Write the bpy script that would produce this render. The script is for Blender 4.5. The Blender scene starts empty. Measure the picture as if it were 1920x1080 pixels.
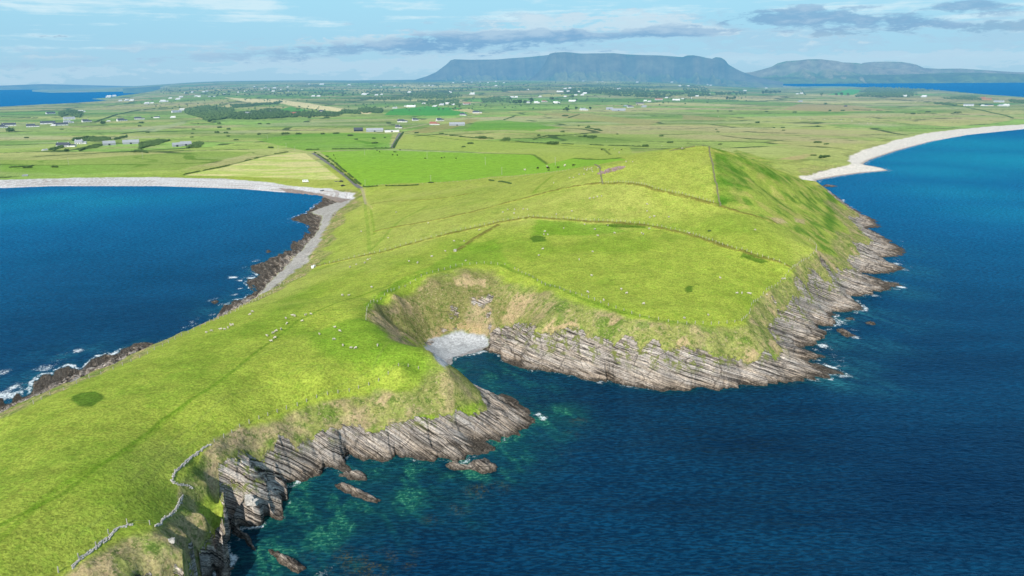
import bpy, bmesh, math, random
import numpy as np
from mathutils import Vector
rnd = random.Random(7)
S = bpy.context.scene
COL = S.collection
# ------------------------------------------------------------------ camera
HC = 110.0; FPX = 1371.0
PITCH = math.radians(15.78); ROLL = math.radians(0.447)
cp, sp = math.cos(PITCH), math.sin(PITCH)
Fv = np.array([0, cp, -sp]); R0 = np.array([1., 0, 0]); U0 = np.array([0, sp, cp])
Rv = R0*math.cos(ROLL) - U0*math.sin(ROLL); Uv = U0*math.cos(ROLL) + R0*math.sin(ROLL)
CAMP = np.array([0, 0, HC])
def ray(px, py):
    d = Fv + Rv*((px-960)/FPX) + Uv*((540-py)/FPX)
    return d/np.linalg.norm(d)
def P(px, py, z=0.0):
    d = ray(px, py); t = (z-HC)/d[2]
    return (d[0]*t, d[1]*t)
def Pd(px, py, D):            # point on the pixel's ray at horizontal distance D
    d = ray(px, py); t = D/math.hypot(d[0], d[1]); return CAMP + d*t
# ------------------------------------------------------------------ noise
def _h(ix, iy, seed):
    n = (ix.astype(np.int64)*374761393 + iy.astype(np.int64)*668265263 + seed*974634777) & 0xffffffff
    n = ((n ^ (n >> 13))*1274126177) & 0xffffffff
    n = ((n ^ (n >> 16))*2246822519) & 0xffffffff
    return ((n ^ (n >> 15)) & 0xffffff).astype(np.float32)/8388607.5 - 1
def vn(x, y, seed=0):
    xi = np.floor(x); yi = np.floor(y); fx = (x-xi); fy = (y-yi)
    fx = fx*fx*(3-2*fx); fy = fy*fy*(3-2*fy)
    xi = xi.astype(np.int64); yi = yi.astype(np.int64)
    a = _h(xi, yi, seed); b = _h(xi+1, yi, seed); c = _h(xi, yi+1, seed); d = _h(xi+1, yi+1, seed)
    return (a*(1-fx)+b*fx)*(1-fy) + (c*(1-fx)+d*fx)*fy
def fbm(x, y, o=4, seed=0, g=0.5):
    s = 0; a = 1; n = 0
    for i in range(o):
        s = s + a*vn(x*2**i+17.3*i, y*2**i-9.1*i, seed+i); n += a; a *= g
    return s/n
def sst(a, b, x):
    t = np.clip((x-a)/(b-a), 0, 1); return t*t*(3-2*t)
# ------------------------------------------------------------------ traced shore (pixels of the photograph turned into points at sea level)
leftcoast = [(-300,975),(-150,860),(-60,790),(0,752),(15,756),(30,738),(48,742),(62,716),(85,704),(100,712),(112,693),(140,684),(152,690),(170,676),(200,664),(215,667),(235,650),(262,640),(275,644),(300,645),
 (345,628),(385,608),(390,601),(414,584),(438,566),(480,547),(465,530),(485,515),(468,500),(490,492),(540,470),(556,452),(578,438),(580,422),(545,411),(575,399),(600,379),(606,368)]
leftbeach = [(560,363),(450,354),(300,349),(100,349),(0,353),(-200,362),(-500,378)]
north = [(-500,232),(-300,218),(0,200),(100,196),(167,191),(215,189),(170,185.5),(215,182.5),(240,180),(290,173),(230,171.8),(93,174),(60,171.5),(60,168.5)]
bayfar = [(1407,157.5),(1513,163),(1613,163.5),(1700,166),(1773,170),(1847,177),(1920,182),(2100,196),(2500,222)]
rightbeach = [(2500,215+8),(2100,233),(1920,242),(1813,253),(1747,265),(1680,283),(1630,300),(1617,308),(1653,315),(1667,320),(1617,324),(1567,331),(1530,338)]
eastcoast = [(1536,352),(1566,366),(1587,383),(1613,400),(1640,412),(1655,427),(1620,428),(1647,437),(1670,450),(1697,472),(1686,480),(1650,483),(1662,488),(1697,503),(1677,512),(1613,513),
 (1640,520),(1657,527),(1686,533),(1663,542),(1640,550),(1592,557),(1606,568),(1622,578),(1566,587),(1550,592),(1572,605),(1528,615),(1553,628),(1527,648),(1497,652),(1540,668),(1515,678),(1545,686),(1576,701),(1540,709),
 (1480,718),(1400,722),(1330,728),(1260,730),(1200,725),(1130,715),(1075,705),(1020,695),(980,688),(975,680),(948,678),(944,660),(905,656),(860,671),(838,684),(850,702),
 (868,717),(900,729),(930,739),(960,751),(995,770),(1013,790),(985,808),(950,822),(885,826),(905,832),(932,839),(900,852),(850,860),(790,862),(770,858),(700,862),(652,863),(668,880),(690,898),
 (660,902),(628,882),(600,886),(580,893),(545,903),(530,910),(528,935),(520,965),(500,974),(447,975),(430,984),(424,1000),(410,1030),(414,1056),(398,1082),(380,1120),(340,1200)]
pts0 = [(-140., 20.), (-95., 90.)]
pts0 = [(-170., 20.)] + [P(*p) for p in leftcoast+leftbeach+north]
pts0 += [(-9000., 26500.), (0., 27500.), (5500., 26500.)]
pts0 += [P(*p) for p in bayfar+rightbeach+eastcoast] + [(-20., 20.)]
COAST = np.array(pts0)
# ------------------------------------------------------------------ height and cover control points  (px, py, z, g)  g: 1 shore, 0 top of bare rock, -1 rim of the turf, -2 pasture
C = []
def c(g, *l):
    for a in l: C.append((P(a[0], a[1], a[2]) + (a[2], g)))
# left rim
c(-1,(0,784,21),(100,741,21),(200,700,21),(290,655,19),(340,627,18),(380,607,16),(420,590,14),(455,573,12),(490,560,10),(540,531,9),(590,501,8),(606,465,7),(626,430,6),(642,405,5),(668,374,4.5))
c(0,(-60,800,5),(0,774,6),(50,750,6),(100,729,6),(150,709,5.5),(200,689,5),(265,657,4),(655,374,2.6),(628,404,2.6),(612,430,2.8),(595,460,3),(575,494,3),(530,527,3.5),(487,553,5),(460,568,5),(432,583,5))
c(-1,(-300,960,22))
c(-2,(-200,1100,26),(0,1080,26),(0,900,25.5),(100,1000,25),(150,850,25),(200,780,24.8),(300,720,23.3),(300,800,21.8),(400,680,22.5),(400,750,22.3),(500,640,22),(500,720,19.5),(600,560,18),(600,620,21),
 (600,700,21.5),(700,620,23),(690,560,22),(650,650,22),(750,680,22.3),(230,900,24),(340,850,19),(290,910,20.4))
c(-.6,(385,890,16.8),(380,940,17),(350,980,17.4),(320,1010,17.8),(375,1005,16.3),(250,1030,19),(180,1070,20.4),(300,1055,17.2),(440,830,14.4),(480,818,13.6),(520,815,12.5))
# near rim (fence line) down to the rock
c(-1,(834,690,18.5),(785,700,17),(715,722,15.5),(657,741,14.8),(580,760,14.5),(526,778,15),(455,803,16.8),(400,840,16.9),(365,872,17.6),(335,905,18.2),(300,990,19),(200,1015,21.2),(130,1066,21.8),(60,1110,22))
c(0,(897,752,7.5),(870,770,7.3),(820,785,7.5),(760,797,7.3),(700,812,7.2),(620,818,8.0),(560,838,8),(520,852,8.5),(460,832,13.2),(432,848,14.6),(412,862,15.3),(414,900,15.8),(418,930,16),(417,962,15.8),(406,1000,15.2),(360,1048,15.3),(245,1083,18),(350,1085,13))
c(-.6,(720,580,19),(705,598,20.5),(730,600,16),(760,618,10.5),(785,634,5.5))
c(0.5,(480,878,10.3),(440,866,13.6),(462,868,12.2),(438,895,11),(455,905,9.8),(458,935,7),(441,935,7.6),(500,905,7.6),(438,962,5.5),(520,925,4),(500,960,2.5),(900,800,3),(950,790,3),(850,830,4),(930,760,3.6),(970,790,2),(850,850,1.8),(600,860,5),(540,880,6),(390,1060,8),(410,1000,9))
# grass nose above the tip
c(-1,(845,700,18))
c(-.6,(858,714,15),(872,728,12),(887,743,9))
# cove rim
c(-1,(831,681,20.3),(814,661,21.5),(790,648,22.2),(755,644,22.6),(727,640,22.8),(700,622,23.3),(686,600,23.8),(684,580,24),(704,562,24),(740,545,24),(800,518,24.3),(860,502,24.5),(940,498,24.8),(985,520,24.5),(1030,545,24),(1100,572,23.3),(1200,597,21.5),(1300,609,20),(1400,602,19),(1415,570,19.5),(1445,545,20.5),(1487,504,24),(1533,466,26))
c(0,(800,641,3),(835,628,2.7),(870,625,2.7),(915,631,2.6),(940,600,15),(1000,612,16),(1050,622,15),(1100,634,14.5),(1150,647,13.8),(1200,655,13.2),(1250,662,13),(1300,668,12),(1340,673,11),(1420,672,9),(1462,660,7),(1460,645,9),(1427,607,13),(1453,570,15.5),(1490,552,15),(1527,538,13),(1570,500,12),(1598,480,9),(1597,450,12),(1621,441,7),(1612,425,8),(1593,392,6),(1568,368,9))
c(-.5,(850,560,16),(780,590,12),(740,610,12),(900,570,13))
c(0.5,(1530,660,2),(1500,690,3),(1600,565,3),(1640,540,3),(1560,600,4),(1520,600,7),(1640,500,3.5),(1650,468,4),(1630,440,3))
c(-2,(800,480,23.5),(720,520,22.5),(900,470,25),(1000,490,25.5),(1100,530,25),(1200,560,23),(1300,570,22),(1380,570,20.5),(1400,530,23),(1450,500,25),(1300,520,25),(1200,500,27),(1100,480,27.5),(1000,450,28.5),(1300,470,29),(1400,470,30),(1440,450,32),(1200,450,30.5),(1100,440,30.5))
# hill
c(-2,(940,417,30),(1107,417,33),(1280,437,31.5),(1100,390,37),(1200,400,37),(1280,400,37),(1340,400,38),(1400,405,38),(1130,345,46),(1200,350,48),(1280,340,50),(1340,345,50),(1320,272.5,66),(1260,281,63),(1200,291,59),(1165,302,56),(1130,310,54),(1240,300,59),(1300,300,60),
 (1340,310,58),(1018,363,38),(940,383,32),(833,410,27),(1000,345,37),(1070,326,46),(1045,338,42),(960,345,31),(900,350,22),(880,370,26),(800,390,20),(800,440,24),(720,430,18),(720,470,19),(700,383,14),(700,350,11),(800,350,14),(650,480,12),(660,430,10),(690,400,12))
c(-1.6,(1370,288,61),(1400,300,57),(1440,315,50),(1480,330,41),(1520,345,31),(1550,356,22),(1450,370,36),(1500,400,28),(1550,400,18),(1545,430,20),(1400,350,47),(1480,440,30),(1575,385,12),(1575,430,14),(1560,470,16))
# beaches and plain
for a in [(0,336),(150,332),(300,331),(420,334),(500,340),(560,349),(620,352),(-300,350)]: C.append(P(a[0],a[1],4)+(4,-2))
for a in [(1515,330),(1590,309),(1590,297),(1620,281),(1680,263),(1740,249),(1800,242),(1920,233),(2100,225)]: C.append(P(a[0],a[1],5)+(5,-2))
c(-2,(600,300,9),(300,310,9),(0,310,9),(-300,320,9),(500,270,11),(200,270,10),(0,260,10),(800,320,13),(900,300,15),(700,290,12),(1000,300,17),(1150,292,18),(760,260,14),(1000,270,17),(1200,270,16),(1400,270,13),(1500,300,11),(1550,270,12),(1450,300,12),(1650,245,12),
 (910,250,22),(940,232,30),(1000,238,28),(1060,250,20),(870,240,20),(1750,220,12),(1900,215,10),(600,240,12),(1100,235,18),(1300,240,14))
for x,y,z in [(60,700,40),(140,700,44),(220,680,34),(100,820,15),(230,820,12),(300,720,14),(0,760,20),(330,640,10),(-60,760,14)]: C.append((x,y,z,-2))
# shore samples
nland = len(C)
for i in range(len(COAST)-1):
    a, b = COAST[i], COAST[i+1]
    if max(np.hypot(*a), np.hypot(*b)) > 1900: continue
    L = np.hypot(*(b-a)); n = max(1, int(L/12))
    for k in range(n): C.append(tuple(a+(b-a)*k/n)+(0.15, 1.0))
C = np.array(C)
keep = [0]
for i in range(1, len(C)):
    if np.min(np.hypot(C[keep,0]-C[i,0], C[keep,1]-C[i,1])) > 0.7: keep.append(i)
C = C[keep]
SC = 100.0
def zplain(x, y):
    r = np.hypot(x, y); az = np.degrees(np.arctan2(x, y))
    z = np.interp(r, [0,1500,2900,4200,5500,8000,12000,16000,26000],[12,12,15,32,47,78,122,150,150])
    w = sst(-31,-20,az)*(1-sst(11,19,az))
    w = w*(1-0.25*sst(4,12,az))
    return 11 + (z-11)*w
K = np.hypot(C[:,None,0]-C[None,:,0], C[:,None,1]-C[None,:,1])/SC
Q = np.c_[np.ones(len(C)), C[:,:2]/SC]
A = np.zeros((len(C)+3,)*2); A[:len(C),:len(C)] = K - np.diag(np.where(C[:,3] > 0.9, 0.002, np.where(C[:,3] > -0.9, 0.006, 0.02))); A[:len(C),len(C):] = Q; A[len(C):,:len(C)] = Q.T
rhs = np.zeros((len(C)+3,2)); rhs[:len(C),0] = C[:,2]; rhs[:len(C),1] = C[:,3]
SOL = np.linalg.solve(A, rhs)
def rbf(x, y):
    x = x.ravel(); y = y.ravel(); out = np.empty((len(x),2))
    for i in range(0, len(x), 40000):
        xs, ys = x[i:i+40000,None], y[i:i+40000,None]
        k = np.hypot(xs-C[None,:,0], ys-C[None,:,1])/SC
        out[i:i+40000] = k@SOL[:len(C)] + np.c_[np.ones(len(xs)), xs/SC, ys/SC]@SOL[len(C):]
    return out
# ------------------------------------------------------------------ polar grid
NA = 1250
ANG = np.radians(np.linspace(-46, 46, NA))
rs = [62.0]
while rs[-1] < 26000:
    r = rs[-1]
    if r < 420: d = 0.45 if r > 120 else 0.6
    elif r < 1000: d = 0.45 + (r-420)/580*2.6
    else: d = min(55, 3.05*(r/1000)**2)
    rs.append(r+d)
RR = np.array(rs); NR = len(RR)
GX = (RR[:,None]*np.sin(ANG)[None,:]); GY = (RR[:,None]*np.cos(ANG)[None,:])
ci = np.unique(np.r_[np.arange(0, NR, 3), NR-1]); cj = np.unique(np.r_[np.arange(0, NA, 3), NA-1])
CX = GX[np.ix_(ci,cj)]; CY = GY[np.ix_(ci,cj)]
def upsample(Z):
    fi = np.interp(np.arange(NR), ci, np.arange(len(ci))); i0 = np.minimum(fi.astype(int), len(ci)-2); w = (fi-i0)[:,None]
    Z = Z[i0]*(1-w)+Z[i0+1]*w
    fj = np.interp(np.arange(NA), cj, np.arange(len(cj))); j0 = np.minimum(fj.astype(int), len(cj)-2); w = (fj-j0)[None,:]
    return (Z[:,j0]*(1-w)+Z[:,j0+1]*w).astype(np.float32)
def inside(poly, x, y):
    poly = np.asarray(poly); res = np.zeros(x.shape, bool)
    x0, y0 = poly[:,0], poly[:,1]; x1, y1 = np.roll(x0,-1), np.roll(y0,-1)
    for a, b, cc, d in zip(x0, y0, x1, y1):
        if b == d: continue
        m = ((b > y) != (d > y)) & (x < (cc-a)*(y-b)/(d-b)+a)
        res ^= m
    return res
def distpoly(poly, x, y, closed=True):
    poly = np.asarray(poly, dtype=np.float64); D = np.full(x.shape, 1e9)
    n = len(poly); rng_ = range(n if closed else n-1)
    for i in rng_:
        a = poly[i]; b = poly[(i+1)%n]; v = b-a; L = v@v + 1e-9
        t = np.clip(((x-a[0])*v[0]+(y-a[1])*v[1])/L, 0, 1)
        D = np.minimum(D, (x-a[0]-t*v[0])**2+(y-a[1]-t*v[1])**2)
    return np.sqrt(D)
CSD = distpoly(COAST, CX, CY); CIN = inside(COAST, CX, CY); CSD = np.where(CIN, CSD, -CSD)
o = rbf(CX, CY); CZ = o[:,0].reshape(CX.shape); CG = o[:,1].reshape(CX.shape)
CR = np.hypot(CX, CY); bl = sst(1100, 1900, CR)
CZ = CZ*(1-bl) + zplain(CX, CY)*np.clip(CSD/250,0.02,1)*bl
hills_far = fbm(CX/1500, CY/900, 3, 5)*np.interp(CR,[0,2000,5000,9000],[0,4,14,22])*sst(1500,2500,CR)
CZ = CZ + hills_far*np.clip(CSD/600,0,1); CG = CG*(1-bl) - 2*bl
SD = upsample(CSD); Z0 = upsample(CZ); G = upsample(CG)
GXf = GX.astype(np.float32); GYf = GY.astype(np.float32); RRf = np.hypot(GXf, GYf)
near = RRf[:,0] < 3200; nn = int(near.sum())
X, Y = GXf[:nn], GYf[:nn]
# shore jitter
SDn = SD.copy()
rockshore = np.ones_like(X)
rk = sst(170,150,RRf[:nn])*0 + (RRf[:nn] < 800)
rk = rk*(1-0.8*((X > -70) & (X < -10) & (Y > 285) & (Y < 330)))
JAG = vn((X*0.866+Y*0.5)/4.5, (X*0.5-Y*0.866)/22, 15)
SDn[:nn] += rk*(JAG*2.0 + fbm((X*0.866+Y*0.5)/2.6, (X*0.5-Y*0.866)/15, 3, 11)*3.4 + fbm(X/5, Y/5, 3, 12)*1.6)*(1-sst(3,9,np.abs(SD[:nn])))
# ------------------------------------------------------------------ polygons traced on the photo, dropped onto the terrain
def sampler(Zg):
    def f(x, y):
        a = np.arctan2(x, y); r = np.hypot(x, y)
        fj = np.interp(a, ANG, np.arange(NA)); fi = np.interp(r, RR, np.arange(NR))
        i = np.minimum(fi.astype(int), NR-2); j = np.minimum(fj.astype(int), NA-2); u = fi-i; v = fj-j
        return (Zg[i,j]*(1-u)+Zg[i+1,j]*u)*(1-v)+(Zg[i,j+1]*(1-u)+Zg[i+1,j+1]*u)*v
    return f
hz0 = sampler(np.where(SDn > 0, np.maximum(Z0, 0.1), -0.3))
TT = np.geomspace(63, 27000, 5000)
def W(px, py, f=None):
    f = f or hz0
    d = ray(px, py); h = math.hypot(d[0], d[1])
    t = TT/h; p = CAMP[:,None] + d[:,None]*t[None,:]
    zz = np.maximum(f(p[0], p[1]), 0); b = np.nonzero(p[2] <= zz)[0]
    if len(b) == 0: k = len(TT)-1; return (float(p[0,k]), float(p[1,k]), float(zz[k]))
    k = max(b[0], 1); e0 = p[2,k-1]-zz[k-1]; e1 = zz[k]-p[2,k]; w = e0/(e0+e1+1e-9)
    q = p[:,k-1]*(1-w)+p[:,k]*w
    return (float(q[0]), float(q[1]), float(max(f(np.array([q[0]]), np.array([q[1]]))[0], 0)))
def Wl(l, f=None): return [W(a, b, f)[:2] for a, b in l]
# ------------------------------------------------------------------ relief
EX, EY = 0.866, 0.5                     # dip direction of the beds
T_ = X*EX + Y*EY; S_ = X*0.5 - Y*0.866  # across / along strike
n6 = fbm(X/6, Y/6, 3, 21); n2 = fbm(X/2.2, Y/2.2, 3, 22); n30 = fbm(X/30, Y/30, 4, 23); n12 = fbm(X/12, Y/12, 4, 24)
Gn = G[:nn]; SDx = SD[:nn]
ROCK = sst(-0.15, 0.12, Gn + 0.30*n12 + 0.16*n6 + 0.1*n2 - 0.02)*(SDx > -40)
H = Z0.copy()
Hn = H[:nn]
# peninsula pasture undulation
past = sst(-0.9, -1.6, Gn)
Hn += n30*0.5*sst(3, 12, Hn) + n6*0.10*sst(2, 6, Hn)
scr = sst(-1.05, -0.8, Gn + 0.2*n12)*(1-ROCK)
Hn += scr*(n6*0.9 + n2*0.35)*sst(1.5, 5, Hn)
gr_ = np.gradient(Z0[:nn], RR[:nn], axis=0); ga_ = np.gradient(Z0[:nn], axis=1)/(RRf[:nn]*(ANG[1]-ANG[0]))
SLOPE = np.hypot(gr_, ga_) + 0.25*n12 + 0.2*n6
steep = sst(1.05, 1.3, SLOPE)*(Gn > -0.75)*(SDx < 45)*(RRf[:nn] < 800)*(1-((X > -32) & (X < 0) & (Y > 190) & (Y < 245)))
ROCK = np.maximum(ROCK, steep*0.95)
# polygons
def fp(l): return Wl(l)
def pmask(poly_px, X_, Y_, soft=0):
    w = fp(poly_px); w = np.array(w)
    bx0, bx1, by0, by1 = w[:,0].min()-30, w[:,0].max()+30, w[:,1].min()-30, w[:,1].max()+30
    m = (X_ > bx0) & (X_ < bx1) & (Y_ > by0) & (Y_ < by1)
    out = np.zeros(X_.shape, np.float32)
    if m.any():
        xs, ys = X_[m], Y_[m]; ins = inside(w, xs, ys)
        if soft > 0:
            d = distpoly(w, xs, ys); d = np.where(ins, d, -d) + soft*0.8*fbm(xs/(soft*2.5), ys/(soft*2.5), 3, 3)
            out[m] = sst(-soft*0.5, soft*0.5, d)
        else: out[m] = ins
    return out
def lmask(line_px, X_, Y_, w, f=None, jit=0.0):
    l = np.array(Wl(line_px, f))
    m = (X_ > l[:,0].min()-w*3) & (X_ < l[:,0].max()+w*3) & (Y_ > l[:,1].min()-w*3) & (Y_ < l[:,1].max()+w*3)
    out = np.zeros(X_.shape, np.float32)
    if m.any():
        d = distpoly(l, X_[m], Y_[m], closed=False)
        if jit: d = d + jit*fbm(X_[m]/(w*3), Y_[m]/(w*3), 2, 9)
        out[m] = 1-sst(w*0.5, w, d)
    return out
beachL = pmask([(-300,350),(0,337),(150,333),(300,332),(420,335),(500,341),(560,350),(620,353),(665,362),(664,372),(642,380),(600,367),(560,366),(450,359),(300,354),(100,354),(0,360),(-300,374)], X, Y, 3)
beachL2 = pmask([(640,376),(664,372),(645,386),(625,402),(605,440),(594,462),(576,492),(528,527),(498,548),(482,552),(500,530),(545,490),(580,452),(598,428),(605,405),(580,398)], X, Y, 3)
beachR = pmask([(1500,330),(1540,322),(1595,310),(1590,298),(1597,291),(1620,281),(1680,263.5),(1740,249.5),(1800,242.5),(1860,237),(1920,233.5),(2100,225),(2100,237),(1920,246),(1813,256),(1747,268),(1680,287),(1632,303),(1620,309),(1658,315),(1672,320),(1617,327),(1567,334),(1530,341),(1505,336)], X, Y, 4)
beachC = pmask([(795,650),(802,637),(835,626),(870,623),(905,629),(920,633),(915,648),(905,658),(860,674),(835,690),(815,672)], X, Y, 1.5)
PEB = np.clip(beachL+beachL2+beachR+beachC, 0, 1)
ROCK = ROCK*(1-PEB)
ROCK = ROCK*(1-0.85*pmask([(686,560),(740,545),(800,560),(850,600),(850,622),(800,640),(815,662),(790,652),(700,622),(680,600)], X, Y, 3))
ROCK = ROCK*(1-pmask([(345,845),(400,830),(412,850),(411,900),(414,962),(402,1000),(372,1045),(330,1085),(280,1090),(300,990),(340,930)], X, Y, 1.2))
cvr = pmask([(785,643),(820,612),(862,600),(888,585),(878,555),(900,540),(928,545),(945,560),(940,600),(936,640),(905,626),(870,618),(830,624)], X, Y, 2)
ROCK = np.maximum(ROCK, cvr*sst(-0.25, 0.1, n6+0.5*n12))
# tilted beds: terraces
def terr(h, L, sh, amp):
    t = (h+sh)/L; k = np.floor(t); f = t-k
    return h + amp*((k+sst(0.45, 1.0, f))*L - (h+sh))
near_h = sst(250, 237, Y)*sst(60, 30, X)
DIP = 0.38*near_h*(T_-95)
sh = 0.42*T_ + 0.9*n30 + 0.12*n12 + DIP
joint = np.floor(S_/9 + 0.8*n12)
sh = sh + 0.5*_h(joint.astype(np.int64), np.zeros_like(joint).astype(np.int64), 5)
bu = S_/6.5 + 0.9*n12 + 0.5*n6; bv = T_/4.2 + 0.9*fbm(X/10, Y/10, 2, 26)
bi, bj = np.floor(bu).astype(np.int64), np.floor(bv).astype(np.int64); blk = _h(bi, bj, 27); blk2 = _h(bi, bj, 28)
sh = sh + 0.35*blk
Hr = Hn + n6*0.9*sst(0.2, 2, Hn) + 0.5*n12*sst(2, 6, Hn) + (blk2*0.6 + (bv-bj-.5)*0.5)*sst(0.3, 3, Hn)
Hr = terr(Hr, 2.3, sh, 0.85-0.45*near_h); Hr = terr(Hr, 0.9, sh, 0.9)
crack = sst(0.10, 0.0, np.abs(vn(S_/7+0.4*n6, T_/30, 31)))*sst(0.0, 0.4, n12+0.1)
Hr = Hr - crack*1.6*sst(1, 4, Hn)
low = sst(4, -2, SDx)
Hr = np.where(SDx > 0, np.maximum(Hr, 0.12 + 0.5*np.clip(n6+n2+0.6*blk2, -0.3, 1.6)), Hr)
Hn[:] = Hn*(1-ROCK) + Hr*ROCK
SDj = SDn[:nn]
und = (SDj*0.4 - 0.1 + 0.5*(n6+n2))
Hn[:] = np.where(SDj < 0, np.minimum(und, -0.05), np.maximum(Hn, 0.06))
H[:nn] = Hn
Hf = H[nn:]; Hf[:] = np.where(SD[nn:] > 0, np.maximum(Hf, 0.5), -3)
# marram dunes by the right beach
dun = sst(1.0, 0.2, np.abs((SD[:nn]-45)/45))*sst(200, 330, X)*sst(700, 900, Y)
H[:nn] += dun*np.clip(n12+0.3, 0, 1)*2.0
# field banks
BANKS = [[(640,490),(717,474),(760,461),(827,443),(880,431),(940,417),(993,409),(1050,412),(1107,417),(1207,423),(1280,437),(1357,463),(1413,480),(1482,503)],
 [(703,435),(760,423),(833,410),(890,397),(940,383),(1000,368),(1018,363)],
 [(1018,363),(1060,353),(1123,344),(1173,345),(1225,356),(1280,368),(1340,384),(1400,402),(1452,418)],
 [(853,472),(890,448),(933,423)],
 [(590,500),(640,490)],
 [(697,383),(760,377),(847,370),(887,362)]]
hz1 = sampler(np.maximum(H, 0))
bank = np.zeros_like(X)
for i, b in enumerate(BANKS): bank = np.maximum(bank, lmask(b, X, Y, 2.2 if i < 5 else 1.5, hz1, 0.4))
H[:nn] += bank*(0.55+0.3*n2)
hz = sampler(np.maximum(H, 0))
# ------------------------------------------------------------------ ground colour (albedo, linear)
def c3(*a): return np.array(a, np.float32)
def mix(Cc, col, m): Cc[:] = Cc*(1-m[...,None]) + np.asarray(col, np.float32)*m[...,None]
colour = np.zeros(GXf.shape+(3,), np.float32)
c1 = colour[:nn]
c1[:] = c3(0.27, 0.325, 0.045)
mix(c1, (0.19, 0.275, 0.028), sst(-0.05, 0.45, n30)*0.8)
mix(c1, (0.355, 0.365, 0.085), sst(0.0, 0.5, fbm(X/55, Y/70, 4, 41))*(0.4+0.3*sst(280,420,RRf[:nn])))
mix(c1, (0.135, 0.235, 0.02), sst(0.25, 0.5, fbm(X/14, Y/22, 4, 42))*0.35)
# upper fields more yellow
up = sst(350, 480, RRf[:nn])*sst(1100, 800, RRf[:nn])
mix(c1, (0.335, 0.35, 0.085), up*0.45)
# plain (numpy voronoi strips)
Xp, Yp = GXf, GYf
def fields(x, y, ax, ay, th, seed):
    cs, sn = math.cos(th), math.sin(th); u = (x*cs+y*sn)/ax; v = (-x*sn+y*cs)/ay
    u = u + 0.12*fbm(u*1.2, v*1.2, 2, seed); v = v + 0.12*fbm(u*1.3, v*1.3, 2, seed+1)
    iu = np.floor(u).astype(np.int64); iv = np.floor(v).astype(np.int64)
    d1 = np.full(x.shape, 9., np.float32); d2 = d1.copy(); idx = np.zeros(x.shape, np.int64)
    for a in (-1,0,1):
        for b in (-1,0,1):
            ju, jv = iu+a, iv+b
            pu = ju+0.5+0.38*_h(ju, jv, seed); pv = jv+0.5+0.38*_h(ju, jv, seed+7)
            d = np.maximum(np.abs(u-pu), np.abs(v-pv))*0.7 + 0.3*np.hypot(u-pu, v-pv)
            m = d < d1; d2 = np.where(m, d1, np.minimum(d2, d)); idx = np.where(m, ju*7919+jv*104729, idx); d1 = np.where(m, d, d1)
    return idx, d2-d1
far0 = int(np.searchsorted(RR, 880))
xf, yf = GXf[far0:], GYf[far0:]; rf = np.hypot(xf, yf)
pal = np.array([(0.20,0.26,0.05),(0.14,0.24,0.04),(0.26,0.28,0.075),(0.11,0.22,0.04),(0.26,0.26,0.09),(0.17,0.23,0.05),(0.31,0.27,0.11),(0.13,0.27,0.04),(0.06,0.21,0.04),(0.42,0.38,0.16)], np.float32)
i1, e1 = fields(xf, yf, 300, 150, 0.12, 51); i2, e2 = fields(xf, yf, 560, 420, -0.1, 61)
wsm = sst(2600, 3600, rf)
k1 = (_h(i1, i1*3, 71)*0.5+0.5); k2 = (_h(i2, i2*5, 72)*0.5+0.5)
cn = pal[np.clip((k1*8.0).astype(int), 0, 7)]; cf = pal[np.clip((k2*9.99).astype(int), 0, 9)]
base = c3(0.245,0.29,0.085)
cc = base*0.45 + cn*0.6
cc = cc*(1-wsm[...,None]) + (cf*1.0)*wsm[...,None]
pn = fbm(xf/90, yf/60, 4, 73); pn2 = fbm(xf/400, yf/160, 4, 74)
cc = cc*(1.25+0.28*pn[...,None])
mix(cc, (0.40,0.33,0.17), sst(0.0,0.45,pn2)*0.75); mix(cc, (0.10,0.20,0.035), sst(0.05,0.45,-pn2)*0.65)
mix(cc, (0.05,0.10,0.02), sst(0.35,0.6,fbm(xf/35, yf/16, 3, 75))*0.5*sst(1100,1300,rf))
wl = fbm(xf/520+3, yf/210, 3, 84)*6.0; wl = np.abs(wl-np.round(wl)); gy_ = np.abs(np.gradient(wl, axis=0)) + 1e-4
lin = (wl < np.maximum(0.035, 0.55*gy_))*(gy_ < 0.16)*sst(-0.15,0.3,fbm(xf/130,yf/130,3,85))*sst(950,1150,rf)*(1-sst(5000,7000,rf))
mix(cc, (0.06,0.11,0.025), lin.astype(np.float32)*0.7)
mix(cc, (0.40,0.40,0.22), sst(0.22,0.5,fbm(xf/260+9, yf/120, 4, 86))*0.45)
hed = np.maximum((e1 < 0.05)*sst(-0.1,0.25,fbm(xf/60,yf/60,2,76))*(1-wsm), (e2 < 0.055+0.03*pn)*wsm*0.9)
mix(cc, (0.03,0.065,0.018), np.clip(hed, 0, 1).astype(np.float32)*0.85)
town = sst(0.05,0.45,fbm(xf/700, yf/420, 4, 77))*sst(3000,4600,rf)
mix(cc, (0.035,0.085,0.025), town*(0.65+0.3*sst(-0.1,0.3,fbm(xf/90, yf/130, 3, 78))))
fm = sst(880, 1080, rf)*1.0
colour[far0:] = colour[far0:]*(1-fm[...,None]) + cc*fm[...,None] if far0 >= nn else colour[far0:]
if far0 < nn:
    colour[far0:nn] = colour[far0:nn]*(1-fm[:nn-far0][...,None]) + cc[:nn-far0]*fm[:nn-far0][...,None]
    colour[nn:] = cc[nn-far0:]
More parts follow.
